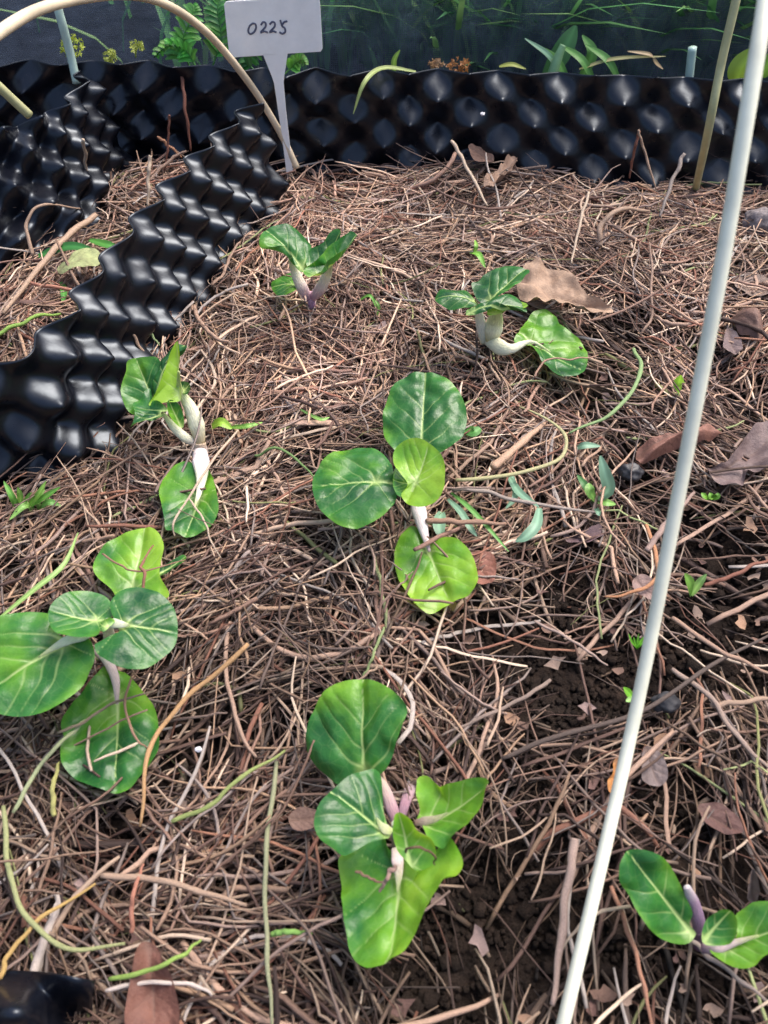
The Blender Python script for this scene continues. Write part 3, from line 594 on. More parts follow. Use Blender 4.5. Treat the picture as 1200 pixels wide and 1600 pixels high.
# ------------------------------------------------------------ plant label
def sign():
    y0 = .962; base = V(452, 268, y0); root = thing('plant_label', 'white T-shaped plastic plant label marked 0225 at the back edging', 'plant label', base)
    def plate(name, pts, th, parent, mat):
        F = [V(*p, y0) - base for p in pts]; n = len(F); d = np.array([0, th, 0]); vs = [f for f in F] + [f + d for f in F]
        me = bpy.data.meshes.new(name); me.from_pydata([tuple(v) for v in vs], [], [tuple(range(n))[::-1], tuple(range(n, 2 * n))] + [(i, (i + 1) % n, (i + 1) % n + n, i + n) for i in range(n)])
        import bmesh
        bm = bmesh.new(); bm.from_mesh(me); bmesh.ops.recalc_face_normals(bm, faces=bm.faces); bm.to_mesh(me); bm.free(); me.update()
        o = link(name, me, mat, parent); bv = o.modifiers.new('b', 'BEVEL'); bv.width = .0004; bv.segments = 2; bv.limit_method = 'ANGLE'; return o
    plate('label_plate', [(350, 7), (353, 3), (357, 2), (494, -5), (499, -1), (500, 6), (504, 76), (501, 81), (450, 84), (410, 87), (364, 90), (358, 87)], .0014, root, M['label'])
    plate('stake', [(410.5, 85), (449.5, 83), (444, 120), (443, 130), (447, 175), (457.5, 268), (448, 274), (440, 210), (428, 130), (424, 118)], .0014, root, M['label'])
    Z = lambda a, b: (340 + a / 5.93, b / 5.93)
    st = [[(330, 215), (298, 240), (284, 285), (300, 314), (335, 300), (356, 260), (350, 225), (328, 217)],
          [(402, 232), (420, 206), (444, 214), (442, 250), (400, 300), (432, 292), (466, 302)],
          [(482, 228), (505, 204), (530, 214), (526, 250), (484, 297), (515, 290), (546, 300)],
          [(580, 185), (588, 212), (598, 240)], [(646, 196), (616, 206), (598, 240), (622, 262), (626, 296), (600, 312), (572, 298)]]
    ys = y0 - .0006
    for s in st:
        rod('digit_stroke', [V(*Z(*p), ys) for p in s], .00100, M['ink'], root, n=36, sides=6, origin=base, flat=.35, ref=(0, 1, 0))
sign()
# ------------------------------------------------------------ rods
rod('hoop', [Dp(-330, 720, .74), Dp(-260, 430, .64), Dp(-130, 190, .60), Dp(-45, 90, .62), Dp(0, 50, .65), Dp(60, 15, .70), Dp(130, -3, .76), Dp(200, -8, .82), Dp(255, 5, .88), Dp(308, 38, .94), Dp(352, 82, .99), Dp(400, 145, 1.04), Dp(438, 208, 1.07), Dp(464, 262, 1.085)], .0039, M['beige'], n=160)
tag(bpy.data.objects['hoop'], 'beige fibreglass rod bent into an arch at the upper left', 'hoop rod')
near = [G(855, 1680, -.02), G(880, 1600, .01), Dp(985, 1150, .475), Dp(1055, 800, .44), Dp(1125, 430, .425), Dp(1172, 150, .43), Dp(1196, 0, .45), Dp(1225, -200, .50), Dp(1240, -420, .60)]
tag(rod('hoop', near, .0036, M['pale'], n=120, sides=20), 'thick pale mint rod rising across the right side nearest the viewer', 'hoop rod')
tag(rod('cane', [G(1084, 308, -.02), Dp(1105, 212, .975), Dp(1128, 95, .955), Dp(1150, 0, .95), Dp(1172, -110, .955)], .0043, M['olive'], n=60), 'thin olive cane leaning right in front of the back edging', 'cane')
tag(rod('cane', [V(1074, 160, 1.045), V(1077, 120, 1.045), V(1082, 74, 1.045)], .0052, M['mint'], n=20), 'short mint green rod end sticking up behind the back edging', 'cane')
tag(rod('cane', [V(120, 130, 1.03), V(110, 85, 1.035), V(98, 40, 1.03), V(90, 10, 1.03), V(84, -30, 1.03)], .0050, M['mint'], n=30), 'pale green rod behind the arch at the upper left', 'cane')
tag(rod('cane', [Dp(-90, 60, .86), Dp(-30, 108, .875), Dp(0, 137, .885), Dp(46, 180, .90)], .0042, M['olive'], n=30), 'short pale rod slanting down to the far left edging', 'cane')
tag(rod('cane', [V(862, 120, 1.05), V(870, 95, 1.055), V(880, 70, 1.06)], [.0065, .006, .004], mat_plain('green_pod', (.18, .34, .16), .45), n=20), 'stubby green shoot poking up behind the back edging', 'shoot')

# ------------------------------------------------------------ plants behind the back edging
def fern(pts, label, y0, col, nleaf=12, ln=.03):
    base = V(*pts[0], y0); root = thing('fern', label, 'fern', base)
    P = catmull([V(*p, y0 + .01 * k) for k, p in enumerate(pts)], 40)
    rod('stalk', P[::4], .0011, M['grass'], root, n=30, sides=6, origin=base, tint=col)
    for i in range(nleaf):
        k = 6 + int(i * 32 / nleaf); t = P[min(k + 1, 39)] - P[k - 1]; t /= np.linalg.norm(t)
        for s in (-1, 1):
            sdv = np.cross(t, (0, 1, .4)); sdv /= np.linalg.norm(sdv); l_ = ln * (1 - i / nleaf * .75) * random.uniform(.8, 1.2)
            e = P[k] + (sdv * s * .8 + t * .5) * l_ + np.array([0, -.25 * l_, -.1 * l_])
            ribbon('frond', [P[k], (P[k] + e) / 2 + np.array([0, 0, .12 * l_]), e], .009 * (1 - i / nleaf * .5), [c * random.uniform(.8, 1.3) for c in col], root, base, K=8)
FG = (.10, .32, .06)
fern([(300, 112), (285, 70), (300, 25), (302, 5)], 'bright green fern standing left of the plant label', 1.09, FG)
fern([(310, 112), (290, 78), (262, 72), (235, 95)], 'green fern frond arching left above the edging', 1.08, FG, 10, .022)
fern([(330, 110), (345, 60), (340, 15), (345, -5)], 'tall green fern close behind the left side of the plant label', 1.11, (.08, .26, .06), 12, .035)
fern([(400, 112), (385, 95), (400, 80), (372, 70)], 'dark green fern below the left corner of the plant label', 1.09, (.06, .20, .05), 10, .024)
fern([(445, 116), (462, 98), (472, 92), (480, 104)], 'small bright frond peeping out right of the label stake', 1.07, (.14, .36, .07), 8, .016)
def florets(px, py, w_, h_, label, y0, col, n=46):
    base = V(px, py + h_ / 2, y0); root = thing('flower_cluster', label, 'flower cluster', base)
    rod('stalk', [V(px, py + h_, y0), V(px, py, y0)], .001, M['grass'], root, n=8, sides=6, origin=base, tint=col)
    V_, Q_ = [], []
    for i in range(n):
        a, r = random.uniform(0, 6.28), math.sqrt(random.random())
        c = V(px + r * math.cos(a) * w_ / 2, py + r * math.sin(a) * h_ / 2, y0 + random.uniform(-.01, .01)) - base
        d = Vector([random.gauss(0, 1) for _ in range(3)]).normalized(); u = d.orthogonal().normalized(); w2 = d.cross(u); s = random.uniform(.0016, .0034)
        for aa in range(4):
            an = aa * math.pi / 2; e = u * math.cos(an) + w2 * math.sin(an); f = d.cross(e)
            b0 = len(V_); c_ = Vector(c)
            V_ += [c_, c_ + (e * .6 + f * .4) * s, c_ + e * s * 1.4 + d * s * .5, c_ + (e * .6 - f * .4) * s]; Q_.append((b0, b0 + 1, b0 + 2, b0 + 3))
    me = mesh_np('florets', np.array([tuple(v) for v in V_]), np.array(Q_)); setcol(me, 'tint', np.array(col)); link('florets', me, M['grass'], root)
florets(112, 72, 34, 38, 'yellow-green floret cluster around the pale rod at upper left', 1.06, (.42, .50, .06), 80)
florets(171, 88, 20, 22, 'small yellow-green bud cluster on the back edging at left', 1.06, (.42, .48, .10))
florets(212, 72, 24, 18, 'nodding yellow-green bud on a bent stalk at upper left', 1.06, (.40, .46, .08), 30)
florets(682, 100, 26, 14, 'pale dried brown tuft on top of the back edging', 1.055, (.42, .26, .14), 30)
florets(717, 102, 34, 22, 'orange withered flower on top of the back edging', 1.055, (.50, .22, .07), 40)
def blade_thing(name, label, cat, spec, group=None):
    """spec: list of (pts3d, width, colour)"""
    base = np.array(spec[0][0][0]); 
    if len(spec) == 1:
        o = ribbon(name, [np.array(p) - base for p in spec[0][0]], spec[0][1], spec[0][2]); 
        bpy.data.objects.remove(o)
        o = ribbon(name, spec[0][0], spec[0][1], spec[0][2], None, base); o.location = tuple(map(float, base)); return tag(o, label, cat, group)
    root = thing(name, label, cat, base, group)
    for p, w_, c in spec: ribbon('blade', p, w_, c, root, base)
    return root
g1, g2, g3 = (.14, .34, .08), (.22, .42, .10), (.20, .36, .24)
Yb = 1.06
blade_thing('grass_tuft', 'green grass blades leaning over the right half of back edging', 'grass tuft',
    [([V(960 + dx, 135, Yb), V(940 + dx, 95, Yb), V(905 + dx, 70, Yb + .02)], .010, g1) for dx in (-70, -30, 10)] + [([V(880, 130, Yb), V(860, 90, Yb), V(820, 60, Yb)], .008, g3)])
blade_thing('grass_tuft', 'broad dark grass leaf behind the green shoot at the back', 'grass tuft',
    [([V(850, 130, Yb + .03), V(880, 80, Yb + .03), V(900, 40, Yb + .04)], .026, (.08, .22, .07)), ([V(905, 130, Yb + .03), V(925, 85, Yb + .03), V(910, 55, Yb + .04)], .014, g1)])
blade_thing('grass_sprig', 'single yellow-green blade standing on the back edging near centre', 'grass blade', [([V(616, 115, Yb), V(616, 95, Yb), V(625, 78, Yb)], .007, (.3, .48, .08))])
blade_thing('grass_sprig', 'long pale blade drooping over the front of back edging', 'grass blade', [([V(650, 112, 1.03), V(600, 106, 1.01), V(570, 128, .975), V(552, 178, .965)], .006, (.34, .42, .14))])
blade_thing('seed_stalk', 'dry seed stalk arching sideways above the back edging', 'seed stalk', [([V(905, 108, Yb), V(960, 92, Yb), V(1040, 88, Yb)], .005, (.36, .34, .14)), ([V(1020, 88, Yb), V(1010, 84, Yb), V(980, 80, Yb)], .005, (.5, .36, .2)), ([V(1020, 88, Yb), V(1025, 98, Yb), V(1036, 108, Yb)], .005, (.5, .36, .2))])
blade_thing('weed_leaf', 'bright yellow-green leaf behind the pale rod at right', 'weed leaf', [([V(1150, 130, Yb), V(1160, 105, Yb), V(1185, 75, Yb)], .030, (.34, .48, .06)), ([V(1190, 120, Yb), V(1200, 100, Yb), V(1215, 80, Yb)], .02, (.25, .45, .06))])
blade_thing('grass_sprig', 'yellowish blade lying along the back edging rim', 'grass blade', [([V(780, 104, Yb), V(800, 101, Yb), V(822, 108, Yb)], .006, (.36, .40, .08))])

# ------------------------------------------------------------ small weeds in the bed
def gp(px, py, z=.012): return G(px, py, z)
def sprout(label, spec, name='sprout', cat='sprout'):
    blade_thing(name, label, cat, [([gp(*p) for p in pts], w_ / FPX * np.linalg.norm(gp(*pts[0]) - C0), c) for pts, w_, c in spec])
sprout('lone bright green oval seed leaf on straw left of the pale rod', [([(1062, 612, .01), (1060, 600, .022), (1064, 586, .035)], 17, (.26, .52, .05))])
sprout('two-leaved green sprout right of the pale rod', [([(1080, 930, .004), (1078, 912, .022), (1070, 896, .032)], 15, (.22, .44, .08)), ([(1080, 930, .004), (1092, 912, .022), (1104, 897, .03)], 11, (.28, .48, .14))])
sprout('fine hair-leaved green sprout on the dark soil', [([(995, 1014, -.01), (988 + k * 4, 1004, .004), (982 + k * 8, 990 + (k % 2) * 5, .012)], 4, (.18, .50, .05)) for k in range(5)])
sprout('pair of small green seed leaves touching the pale rod', [([(990, 1092, 0), (982, 1083, .01), (974, 1074, .016)], 12, (.20, .50, .05)), ([(992, 1092, 0), (985, 1093, .01), (978, 1096, .012)], 9, (.26, .48, .14))])
sprout('tiny low green weed right of the pale rod', [([(1110, 780, 0), (1102 + 9 * k, 776, .008), (1096 + 13 * k, 770, .010)], 9, (.18, .40, .05)) for k in range(3)])
sprout('blue-green weed with upright pointed leaf right of centre', [([(935, 782, 0), (950, 765, .02), (945, 740, .035), (938, 712, .045)], 20, g3), ([(932, 785, 0), (922, 768, .018), (920, 755, .02)], 16, g2), ([(932, 785, 0), (945, 785, .015), (962, 788, .012)], 12, g2),
        ([(930, 790, 0), (915, 760, .015), (902, 742, .016)], 11, (.07, .2, .06)), ([(930, 790, 0), (934, 800, .01), (937, 806, .01)], 8, g3)])
sprout('curved blue-green leaf blade near the middle of the bed', [([(843, 794, .02), (838, 820, .024), (822, 838, .022), (806, 846, .018)], 17, g3)], 'weed_leaf', 'weed leaf')
sprout('tangle of flat grey-green leaves right of the centre seedling', [([(700, 780, .01), (720, 800, .014), (735, 825, .012), (745, 838, .01)], 11, g3), ([(705, 770, .012), (740, 800, .016), (795, 862, .012)], 8, g1), ([(690, 800, .005), (686, 820, .01), (690, 842, .01)], 20, g3),
        ([(800, 740, .012), (805, 775, .014), (790, 795, .01)], 9, g3), ([(795, 745, .012), (812, 770, .018), (842, 792, .02)], 12, g3)], 'weed_leaf', 'weed leaf')
sprout('blue-grey blade lying above the pointed-leaf weed', [([(902, 700, .014), (915, 696, .018), (938, 697, .015)], 11, g3)], 'weed_leaf', 'weed leaf')
sprout('green creeping sprout beside the white-stemmed seedling', [([(330, 668, .01), (345, 660, .020), (362, 670, .016)], 15, (.30, .52, .06)), ([(358, 668, .012), (385, 666, .018), (410, 660, .014)], 8, (.20, .42, .07))])
sprout('yellow-green hooked sprout at the foot of the diagonal edging', [([(178, 590, 0), (174, 572, .018), (180, 562, .026)], 10, (.2, .45, .06)), ([(205, 600, 0), (194, 590, .012), (190, 578, .02)], 7, (.3, .5, .08))])
sprout('thin green sprout in the straw right of the furthest seedling', [([(560, 470, .005), (578, 462, .016), (588, 480, .008)], 5, (.16, .40, .07)), ([(588, 495, 0), (592, 480, .012), (586, 468, .018)], 5, (.2, .4, .1))])
sprout('bright green twig-leaf in the straw above the white-stemmed seedling', [([(735, 395, .01), (748, 398, .022), (758, 418, .015)], 9, (.2, .46, .07)), ([(740, 398, .01), (744, 385, .02), (742, 375, .02)], 6, (.24, .46, .08))])
sprout('leafy green weed tuft near the left edge', [([(30, 800, 0), (20 + 12 * k, 778, .02), (6 + 22 * k, 752 + 9 * (k % 3), .03)], 9, (.14 + .04 * (k % 2), .36, .06)) for k in range(5)])
sprout('small green grass tuft at the edge of the bed', [([(60, 800, 0), (75, 785, .015), (95, 790, .01)], 10, g1), ([(55, 802, 0), (40, 790, .015), (15, 812, .012)], 10, g2), ([(62, 800, 0), (60, 780, .015), (70, 765, .02)], 7, g2)], 'grass_tuft', 'grass tuft')
sprout('dark green strap leaves on straw behind the diagonal edging', [([(60, 400, .01), (110, 385, .02), (155, 395, .02)], 13, (.05, .22, .05)), ([(95, 440, .005), (100, 455, .01), (98, 475, .01)], 9, (.1, .32, .06)), ([(140, 375, .01), (165, 382, .02), (182, 385, .02)], 12, (.10, .32, .06))], 'weed_leaf', 'weed leaf')
sprout('green grass blade crossing straw left of the lower leaf cluster', [([(0, 965, .02), (55, 920, .024), (100, 882, .024), (122, 832, .02)], 8, (.26, .42, .12))], 'grass_sprig', 'grass blade')
sprout('short green grass blade pointing right below the diagonal edging', [([(470, 640, .01), (500, 655, .014), (515, 652, .012)], 6, g2)], 'grass_sprig', 'grass blade')
sprout('dark green leaf half hidden right of the top centre leaf', [([(722, 665, .005), (738, 675, .014), (752, 668, .014)], 18, (.08, .26, .05))], 'weed_leaf', 'weed leaf')

# ------------------------------------------------------------ dry leaves
def dry(label, out, J, T, z, col, cup=.05, zT=None, roll=0, ruf=.018, name='dead_leaf'):
    o = leaf(None, np.array(G(*J, z)), [dict(out=out, J=J, zJ=z, T=T, zT=z if zT is None else zT, roll=roll, cup=cup * 1.8, puck=1.5, ruf=ruf, NR=20, NA=80)], name=name, mat='dry', color=col)
    o.location = tuple(map(float, G(*J, z))); tag(o, label, 'dead leaf')
dry('large tan dead leaf with torn edge behind the white-stemmed seedling', [(808, 455), (812, 432), (828, 418), (850, 423), (880, 430), (902, 445), (918, 465), (940, 478), (958, 487), (948, 497), (920, 497), (905, 485), (895, 478), (880, 482), (860, 480), (835, 478)], (812, 440), (955, 490), .028, (.42, .28, .19), cup=.04)
dry('reddish brown curled bark-like leaf crossing under the pale rod', [(1003, 705), (1004, 682), (1030, 680), (1070, 668), (1100, 655), (1130, 650), (1135, 660), (1100, 676), (1060, 685), (1025, 700)], (1005, 693), (1132, 655), .026, (.27, .12, .085), cup=-.12)
dry('grey-brown dead leaf with torn points at the right edge', [(1100, 735), (1130, 725), (1150, 705), (1180, 668), (1215, 665), (1225, 700), (1200, 735), (1165, 742), (1158, 765), (1140, 760), (1115, 750)], (1120, 738), (1215, 680), .018, (.20, .14, .135))
dry('russet brown dead leaf at the bottom left, pleated lengthwise', [(225, 1475), (245, 1480), (262, 1510), (275, 1545), (283, 1600), (278, 1640), (205, 1640), (198, 1595), (205, 1545), (215, 1505)], (235, 1478), (240, 1635), .020, (.20, .085, .06), cup=.08)
dry('small rust red leaf scrap beside the centre seedling', [(735, 865), (755, 862), (772, 870), (775, 895), (768, 912), (745, 915), (738, 890)], (740, 868), (765, 910), .006, (.26, .10, .07))
dry('pinkish tan leaf scrap left of the pale rod', [(990, 905), (1005, 898), (1022, 910), (1033, 930), (1022, 940), (1000, 932), (988, 918)], (993, 905), (1028, 936), .012, (.30, .20, .18))
dry('bright orange leaf scrap behind the pale rod', [(958, 1190), (972, 1187), (975, 1205), (972, 1225), (962, 1242), (950, 1238), (948, 1222), (956, 1210)], (965, 1190), (958, 1240), .014, (.50, .22, .06))
dry('grey folded leaf scrap right of the pale rod', [(1005, 1170), (1025, 1172), (1040, 1195), (1040, 1222), (1020, 1230), (1003, 1215)], (1010, 1172), (1030, 1228), .002, (.20, .155, .15))
dry('dull purple-brown leaf in the straw above the dark soil', [(880, 835), (895, 838), (910, 830), (935, 822), (943, 838), (925, 848), (905, 850), (885, 845)], (882, 840), (942, 832), .002, (.15, .09, .10))
dry('brown leaf leaning against the back edging near centre', [(732, 228), (748, 232), (770, 245), (768, 255), (745, 255), (734, 245)], (768, 250), (735, 232), .020, (.15, .08, .06), zT=.032)
dry('curled tan leaf below the back edging near centre', [(755, 290), (775, 268), (800, 245), (808, 250), (798, 270), (780, 285), (765, 298)], (758, 292), (805, 248), .022, (.38, .25, .18))
dry('dark curled leaf roll right of the pale rod', [(1150, 480), (1170, 470), (1190, 478), (1198, 500), (1195, 520), (1178, 512), (1160, 500)], (1152, 482), (1195, 515), .018, (.20, .11, .085), cup=-.2)
dry('mauve grey leaf flap beside the pale rod in upper right', [(1135, 515), (1150, 520), (1160, 545), (1148, 555), (1130, 545)], (1140, 518), (1150, 552), .002, (.22, .16, .16))
dry('flat taupe leaf at the upper right edge of bed', [(1150, 435), (1175, 430), (1205, 440), (1210, 458), (1180, 465), (1150, 452)], (1152, 443), (1208, 450), .002, (.25, .18, .15))
dry('pale green yellowing leaf lying behind the diagonal edging', [(88, 412), (105, 398), (130, 386), (152, 390), (157, 402), (140, 412), (115, 418), (92, 420)], (90, 417), (155, 396), .028, (.40, .46, .20), cup=-.06)
dry('broad brown leaf curled beneath straw at bottom right', [(1090, 1260), (1120, 1255), (1150, 1275), (1160, 1300), (1135, 1305), (1105, 1290)], (1092, 1265), (1155, 1300), .002, (.13, .06, .05))
dry('mid-brown leaf scrap in the straw at bottom centre', [(452, 1275), (470, 1262), (500, 1270), (498, 1290), (470, 1300), (455, 1292)], (455, 1280), (498, 1278), .012, (.19, .11, .085))
dry('tan husk standing in the straw right of oval leaf', [(1168, 1385), (1175, 1362), (1182, 1365), (1186, 1392), (1178, 1410), (1168, 1405)], (1175, 1408), (1178, 1365), .010, (.36, .27, .24), zT=.035)

# ------------------------------------------------------------ named stems, each one traced
TAN, PTN, GRY, RED, DRK, ORG, GRN, YLG = (.34, .235, .17), (.50, .39, .29), (.30, .25, .22), (.22, .09, .06), (.09, .065, .055), (.42, .25, .12), (.13, .22, .07), (.25, .30, .10)
stems = [
 ('pale straw leaning against the back edging near centre', [(705, 220, .055), (730, 262, .035), (762, 322, .015)], 7, PTN),
 ('thin pale straw standing near the tan dead leaf', [(920, 300, .05), (905, 355, .035), (893, 412, .02)], 5, PTN),
 ('thick tan stem bent into an arch at upper right', [(937, 385, .012), (940, 352, .028), (970, 327, .036), (1015, 330, .02)], 10, TAN),
 ('slim straw propped on the back edging at right', [(998, 203, .075), (1008, 240, .05), (1026, 298, .015)], 5, TAN),
 ('reddish straw leaning into the propped one at right', [(999, 205, .07), (990, 240, .045), (984, 278, .015)], 5, RED),
 ('forked brown straw pointing up left of the olive cane', [(1070, 240, .06), (1052, 280, .04), (1030, 338, .015)], 7, GRY),
 ('upright red-brown twig in front of the left edging', [(283, 117, .095), (290, 170, .065), (298, 236, .02)], 6, RED),
 ('short brown twig slanting beside the red-brown one', [(246, 214, .045), (262, 226, .035), (284, 246, .02)], 6, (.34, .17, .10)),
 ('thin upright brown straw between two edgings', [(265, 180, .07), (263, 215, .045), (258, 268, .01)], 4, RED),
 ('pale cut straw standing between the two left edgings', [(235, 243, .055), (232, 280, .035), (232, 322, .012)], 7, PTN),
 ('upright straw in front of the far left edging', [(130, 218, .085), (134, 255, .05), (136, 300, .015)], 6, PTN),
 ('tan straw looping over at the far left', [(52, 400, .012), (42, 350, .035), (66, 320, .045), (125, 326, .02)], 6, TAN),
 ('bright green stalk entering from the left behind the diagonal edging', [(-20, 530, .02), (20, 512, .024), (55, 495, .026), (98, 490, .02)], 8, (.24, .40, .08)),
 ('knobbly twig standing against the diagonal edging', [(195, 484, .05), (208, 520, .035), (230, 562, .012)], 7, TAN),
 ('bent twig poking up at the edge of diagonal edging', [(218, 420, .055), (221, 460, .035), (230, 480, .025), (256, 474, .02)], 5, TAN),
 ('green stem arching towards the centre seedling from the left', [(398, 712, .014), (430, 700, .024), (460, 715, .024), (490, 746, .022)], 6, GRN),
 ('pale green stem curling in a loop right of the centre seedling', [(712, 750, .020), (790, 743, .024), (862, 724, .024), (885, 692, .024), (868, 664, .02), (812, 636, .014)], 8, (.40, .38, .20)),
 ('hooked green stem below the flat leaf at right', [(990, 545, .012), (1002, 572, .022), (985, 615, .024), (945, 652, .022), (888, 678, .016)], 8, (.22, .33, .14)),
 ('stout brown twig touching the centre seedling stem', [(666, 814, .024), (720, 815, .022), (790, 818, .016)], 12, (.28, .17, .12)),
 ('long grey-brown stem running right from the centre seedling', [(706, 765, .016), (760, 768, .018), (820, 785, .02), (930, 800, .014)], 9, GRY),
 ('golden orange straw bent sharply beside the left seedling', [(388, 1006, .045), (335, 1055, .035), (284, 1098, .030), (246, 1145, .028), (226, 1210, .028), (218, 1292, .02)], 10, ORG),
 ('yellow-green stalk curving below the left seedling', [(268, 1284, .014), (330, 1258, .02), (372, 1218, .024), (445, 1172, .018)], 9, YLG),
 ('long yellow-green stalk sweeping along the bottom left', [(5, 1260, .018), (12, 1350, .022), (40, 1430, .022), (110, 1482, .022), (196, 1474, .018)], 9, (.28, .30, .14)),
 ('green stalk crossing above the russet leaf', [(170, 1530, .020), (230, 1518, .028), (282, 1492, .028), (314, 1468, .022)], 8, (.24, .36, .08)),
 ('short bright green stalk left of the largest leaf', [(423, 1460, .016), (450, 1455, .02), (486, 1460, .016)], 10, (.18, .34, .08)),
 ('long upright grey-green stalk at the bottom', [(432, 1190, .012), (416, 1330, .018), (418, 1480, .018), (426, 1610, .014)], 9, (.26, .27, .16)),
 ('smooth tan stick lying level at lower left', [(158, 1368, .018), (260, 1378, .02), (385, 1414, .016)], 11, TAN),
 ('broad flat tan reed left of the pale rod at bottom', [(898, 1310, .018), (885, 1400, .018), (862, 1570, .012)], 16, (.36, .26, .22)),
 ('dark branch crossing behind the pale rod at lower right', [(785, 1185, .010), (870, 1150, .016), (1000, 1112, .018), (1120, 1035, .016), (1215, 985, .012)], 9, DRK),
 ('red-brown straight twig at the right edge', [(1100, 915, .012), (1150, 897, .018), (1215, 868, .018)], 8, RED),
 ('tan straw running off the right edge at mid-lower height', [(1110, 1102, .016), (1160, 1097, .018), (1225, 1088, .016)], 10, TAN),
 ('rust coloured straw curved like a hook beside the pale rod', [(1010, 820, .018), (1025, 865, .020), (1025, 905, .018), (990, 925, .016), (945, 932, .012)], 8, (.42, .20, .10)),
 ('cut grey-tan stick end left of the pale rod', [(1010, 860, .020), (1040, 820, .020), (1085, 770, .012)], 11, (.30, .21, .18)),
 ('thick peeled tan stub right of the centre seedling', [(770, 730, .022), (800, 705, .020), (850, 660, .012)], 16, (.44, .29, .20)),
 ('thick tan stem lying behind the diagonal edging', [(150, 335, .016), (110, 365, .02), (68, 410, .02), (5, 490, .014)], 12, (.40, .28, .20)),
 ('pale straw bent over the lower leaf of white-stemmed seedling', [(372, 672, .022), (330, 722, .032), (303, 765, .030), (272, 816, .028), (274, 838, .02)], 5, PTN),
 ('second pale straw crossing that lower leaf', [(294, 778, .030), (318, 812, .028), (328, 842, .026), (345, 872, .018)], 4, PTN),
 ('pale straw at the left running level near the seedling', [(590, 1040, .012), (560, 1062, .014), (470, 1100, .012)], 5, TAN),
 ('dark thread-like twig resting on the largest leaf', [(555, 1362, .052), (580, 1372, .054), (600, 1382, .050)], 5, (.22, .13, .09)),
 ('brown bent twig leaning across the largest leaf', [(618, 1352, .058), (605, 1372, .056), (594, 1394, .050)], 8, (.34, .22, .18)),
 ('curled dark tendril over the small inner leaf', [(634, 1332, .075), (645, 1324, .082), (668, 1328, .080), (680, 1340, .074), (680, 1352, .066)], 5, (.14, .09, .05)),
 ('brown root curled on the lower left leaf', [(205, 1060, .03), (195, 1100, .034), (210, 1150, .034), (230, 1170, .026)], 5, (.30, .18, .12)),
 ('long brown straw lying across the lower left leaf', [(90, 1145, .026), (130, 1128, .03), (175, 1100, .032), (240, 1080, .024)], 6, (.24, .19, .13)),
 ('red-brown root hairs over the pale upper leaf', [(225, 935, .028), (224, 895, .036), (222, 880, .036), (240, 852, .03)], 6, (.26, .12, .08)),
 ('thin twig slanting across the pale upper leaf', [(160, 865, .03), (190, 885, .034), (222, 892, .036), (290, 875, .026)], 4, (.26, .15, .10)),
 ('tan straw touching the flat leaf at right', [(835, 590, .028), (855, 562, .034), (900, 562, .032), (935, 555, .020)], 4, (.36, .22, .16)),
 ('small twig crossing the lowest centre leaf', [(590, 950, .018), (620, 918, .026), (645, 892, .030)], 4, (.30, .20, .16)),
 ('yellowed stalk at the far left bottom', [(0, 1530, .02), (15, 1490, .02), (60, 1440, .02), (150, 1380, .014)], 8, (.42, .28, .10)),
 ('green-brown stalk standing in left lower straw', [(85, 1275, .012), (82, 1230, .018), (95, 1190, .014)], 9, (.34, .33, .12)),
 ('pale green stalk slanting at the left edge', [(20, 1270, .014), (60, 1200, .02), (110, 1145, .026), (140, 1120, .024)], 8, (.32, .36, .20)),
 ('straight red straw standing in lower left straw', [(205, 1458, .014), (208, 1400, .022), (225, 1350, .016)], 8, (.36, .16, .11)),
 ('white papery straw lying level at the bottom left', [(165, 1548, .02), (225, 1535, .022), (300, 1538, .02), (330, 1556, .016)], 7, (.55, .47, .42)),
 ('green straw slanting below the diagonal edging', [(220, 500, .014), (235, 520, .018), (250, 540, .012)], 5, (.22, .30, .14)),
 ('greenish upright straw below centre left leaf', [(585, 870, .012), (598, 930, .016), (606, 985, .010)], 8, (.24, .27, .13)),
 ('olive straw crossing the lower centre soil', [(600, 980, .014), (580, 1030, .016), (565, 1062, .012)], 6, (.22, .28, .12)),
 ('long thin dark stem in the right lower soil', [(860, 1062, .004), (800, 1100, .010), (690, 1150, .010)], 8, (.24, .18, .15)),
 ('long slender straw crossing the dark soil patch', [(835, 970, .01), (900, 1005, .016), (950, 1040, .012)], 6, (.36, .26, .22)),
 ('brown curved stem right of the pale rod', [(1050, 965, .012), (1100, 1000, .018), (1150, 1030, .016), (1215, 1055, .012)], 9, (.34, .22, .16)),
 ('grey-brown stick crossing lower right straw', [(1050, 1045, .012), (1110, 1090, .018), (1160, 1160, .018), (1210, 1210, .014)], 10, (.30, .22, .18)),
 ('orange-brown straw under the oval leaf', [(955, 1385, .012), (985, 1460, .018), (1005, 1540, .018), (1020, 1610, .014)], 8, (.34, .17, .11)),
 ('pale bent straw between oval leaf and pale rod', [(985, 1416, .018), (940, 1425, .022), (905, 1445, .020), (878, 1487, .014)], 6, PTN),
 ('grey twig running from oval leaf to the lower right', [(1080, 1470, .014), (1110, 1495, .016), (1160, 1535, .016), (1215, 1570, .012)], 8, (.26, .21, .19)),
]
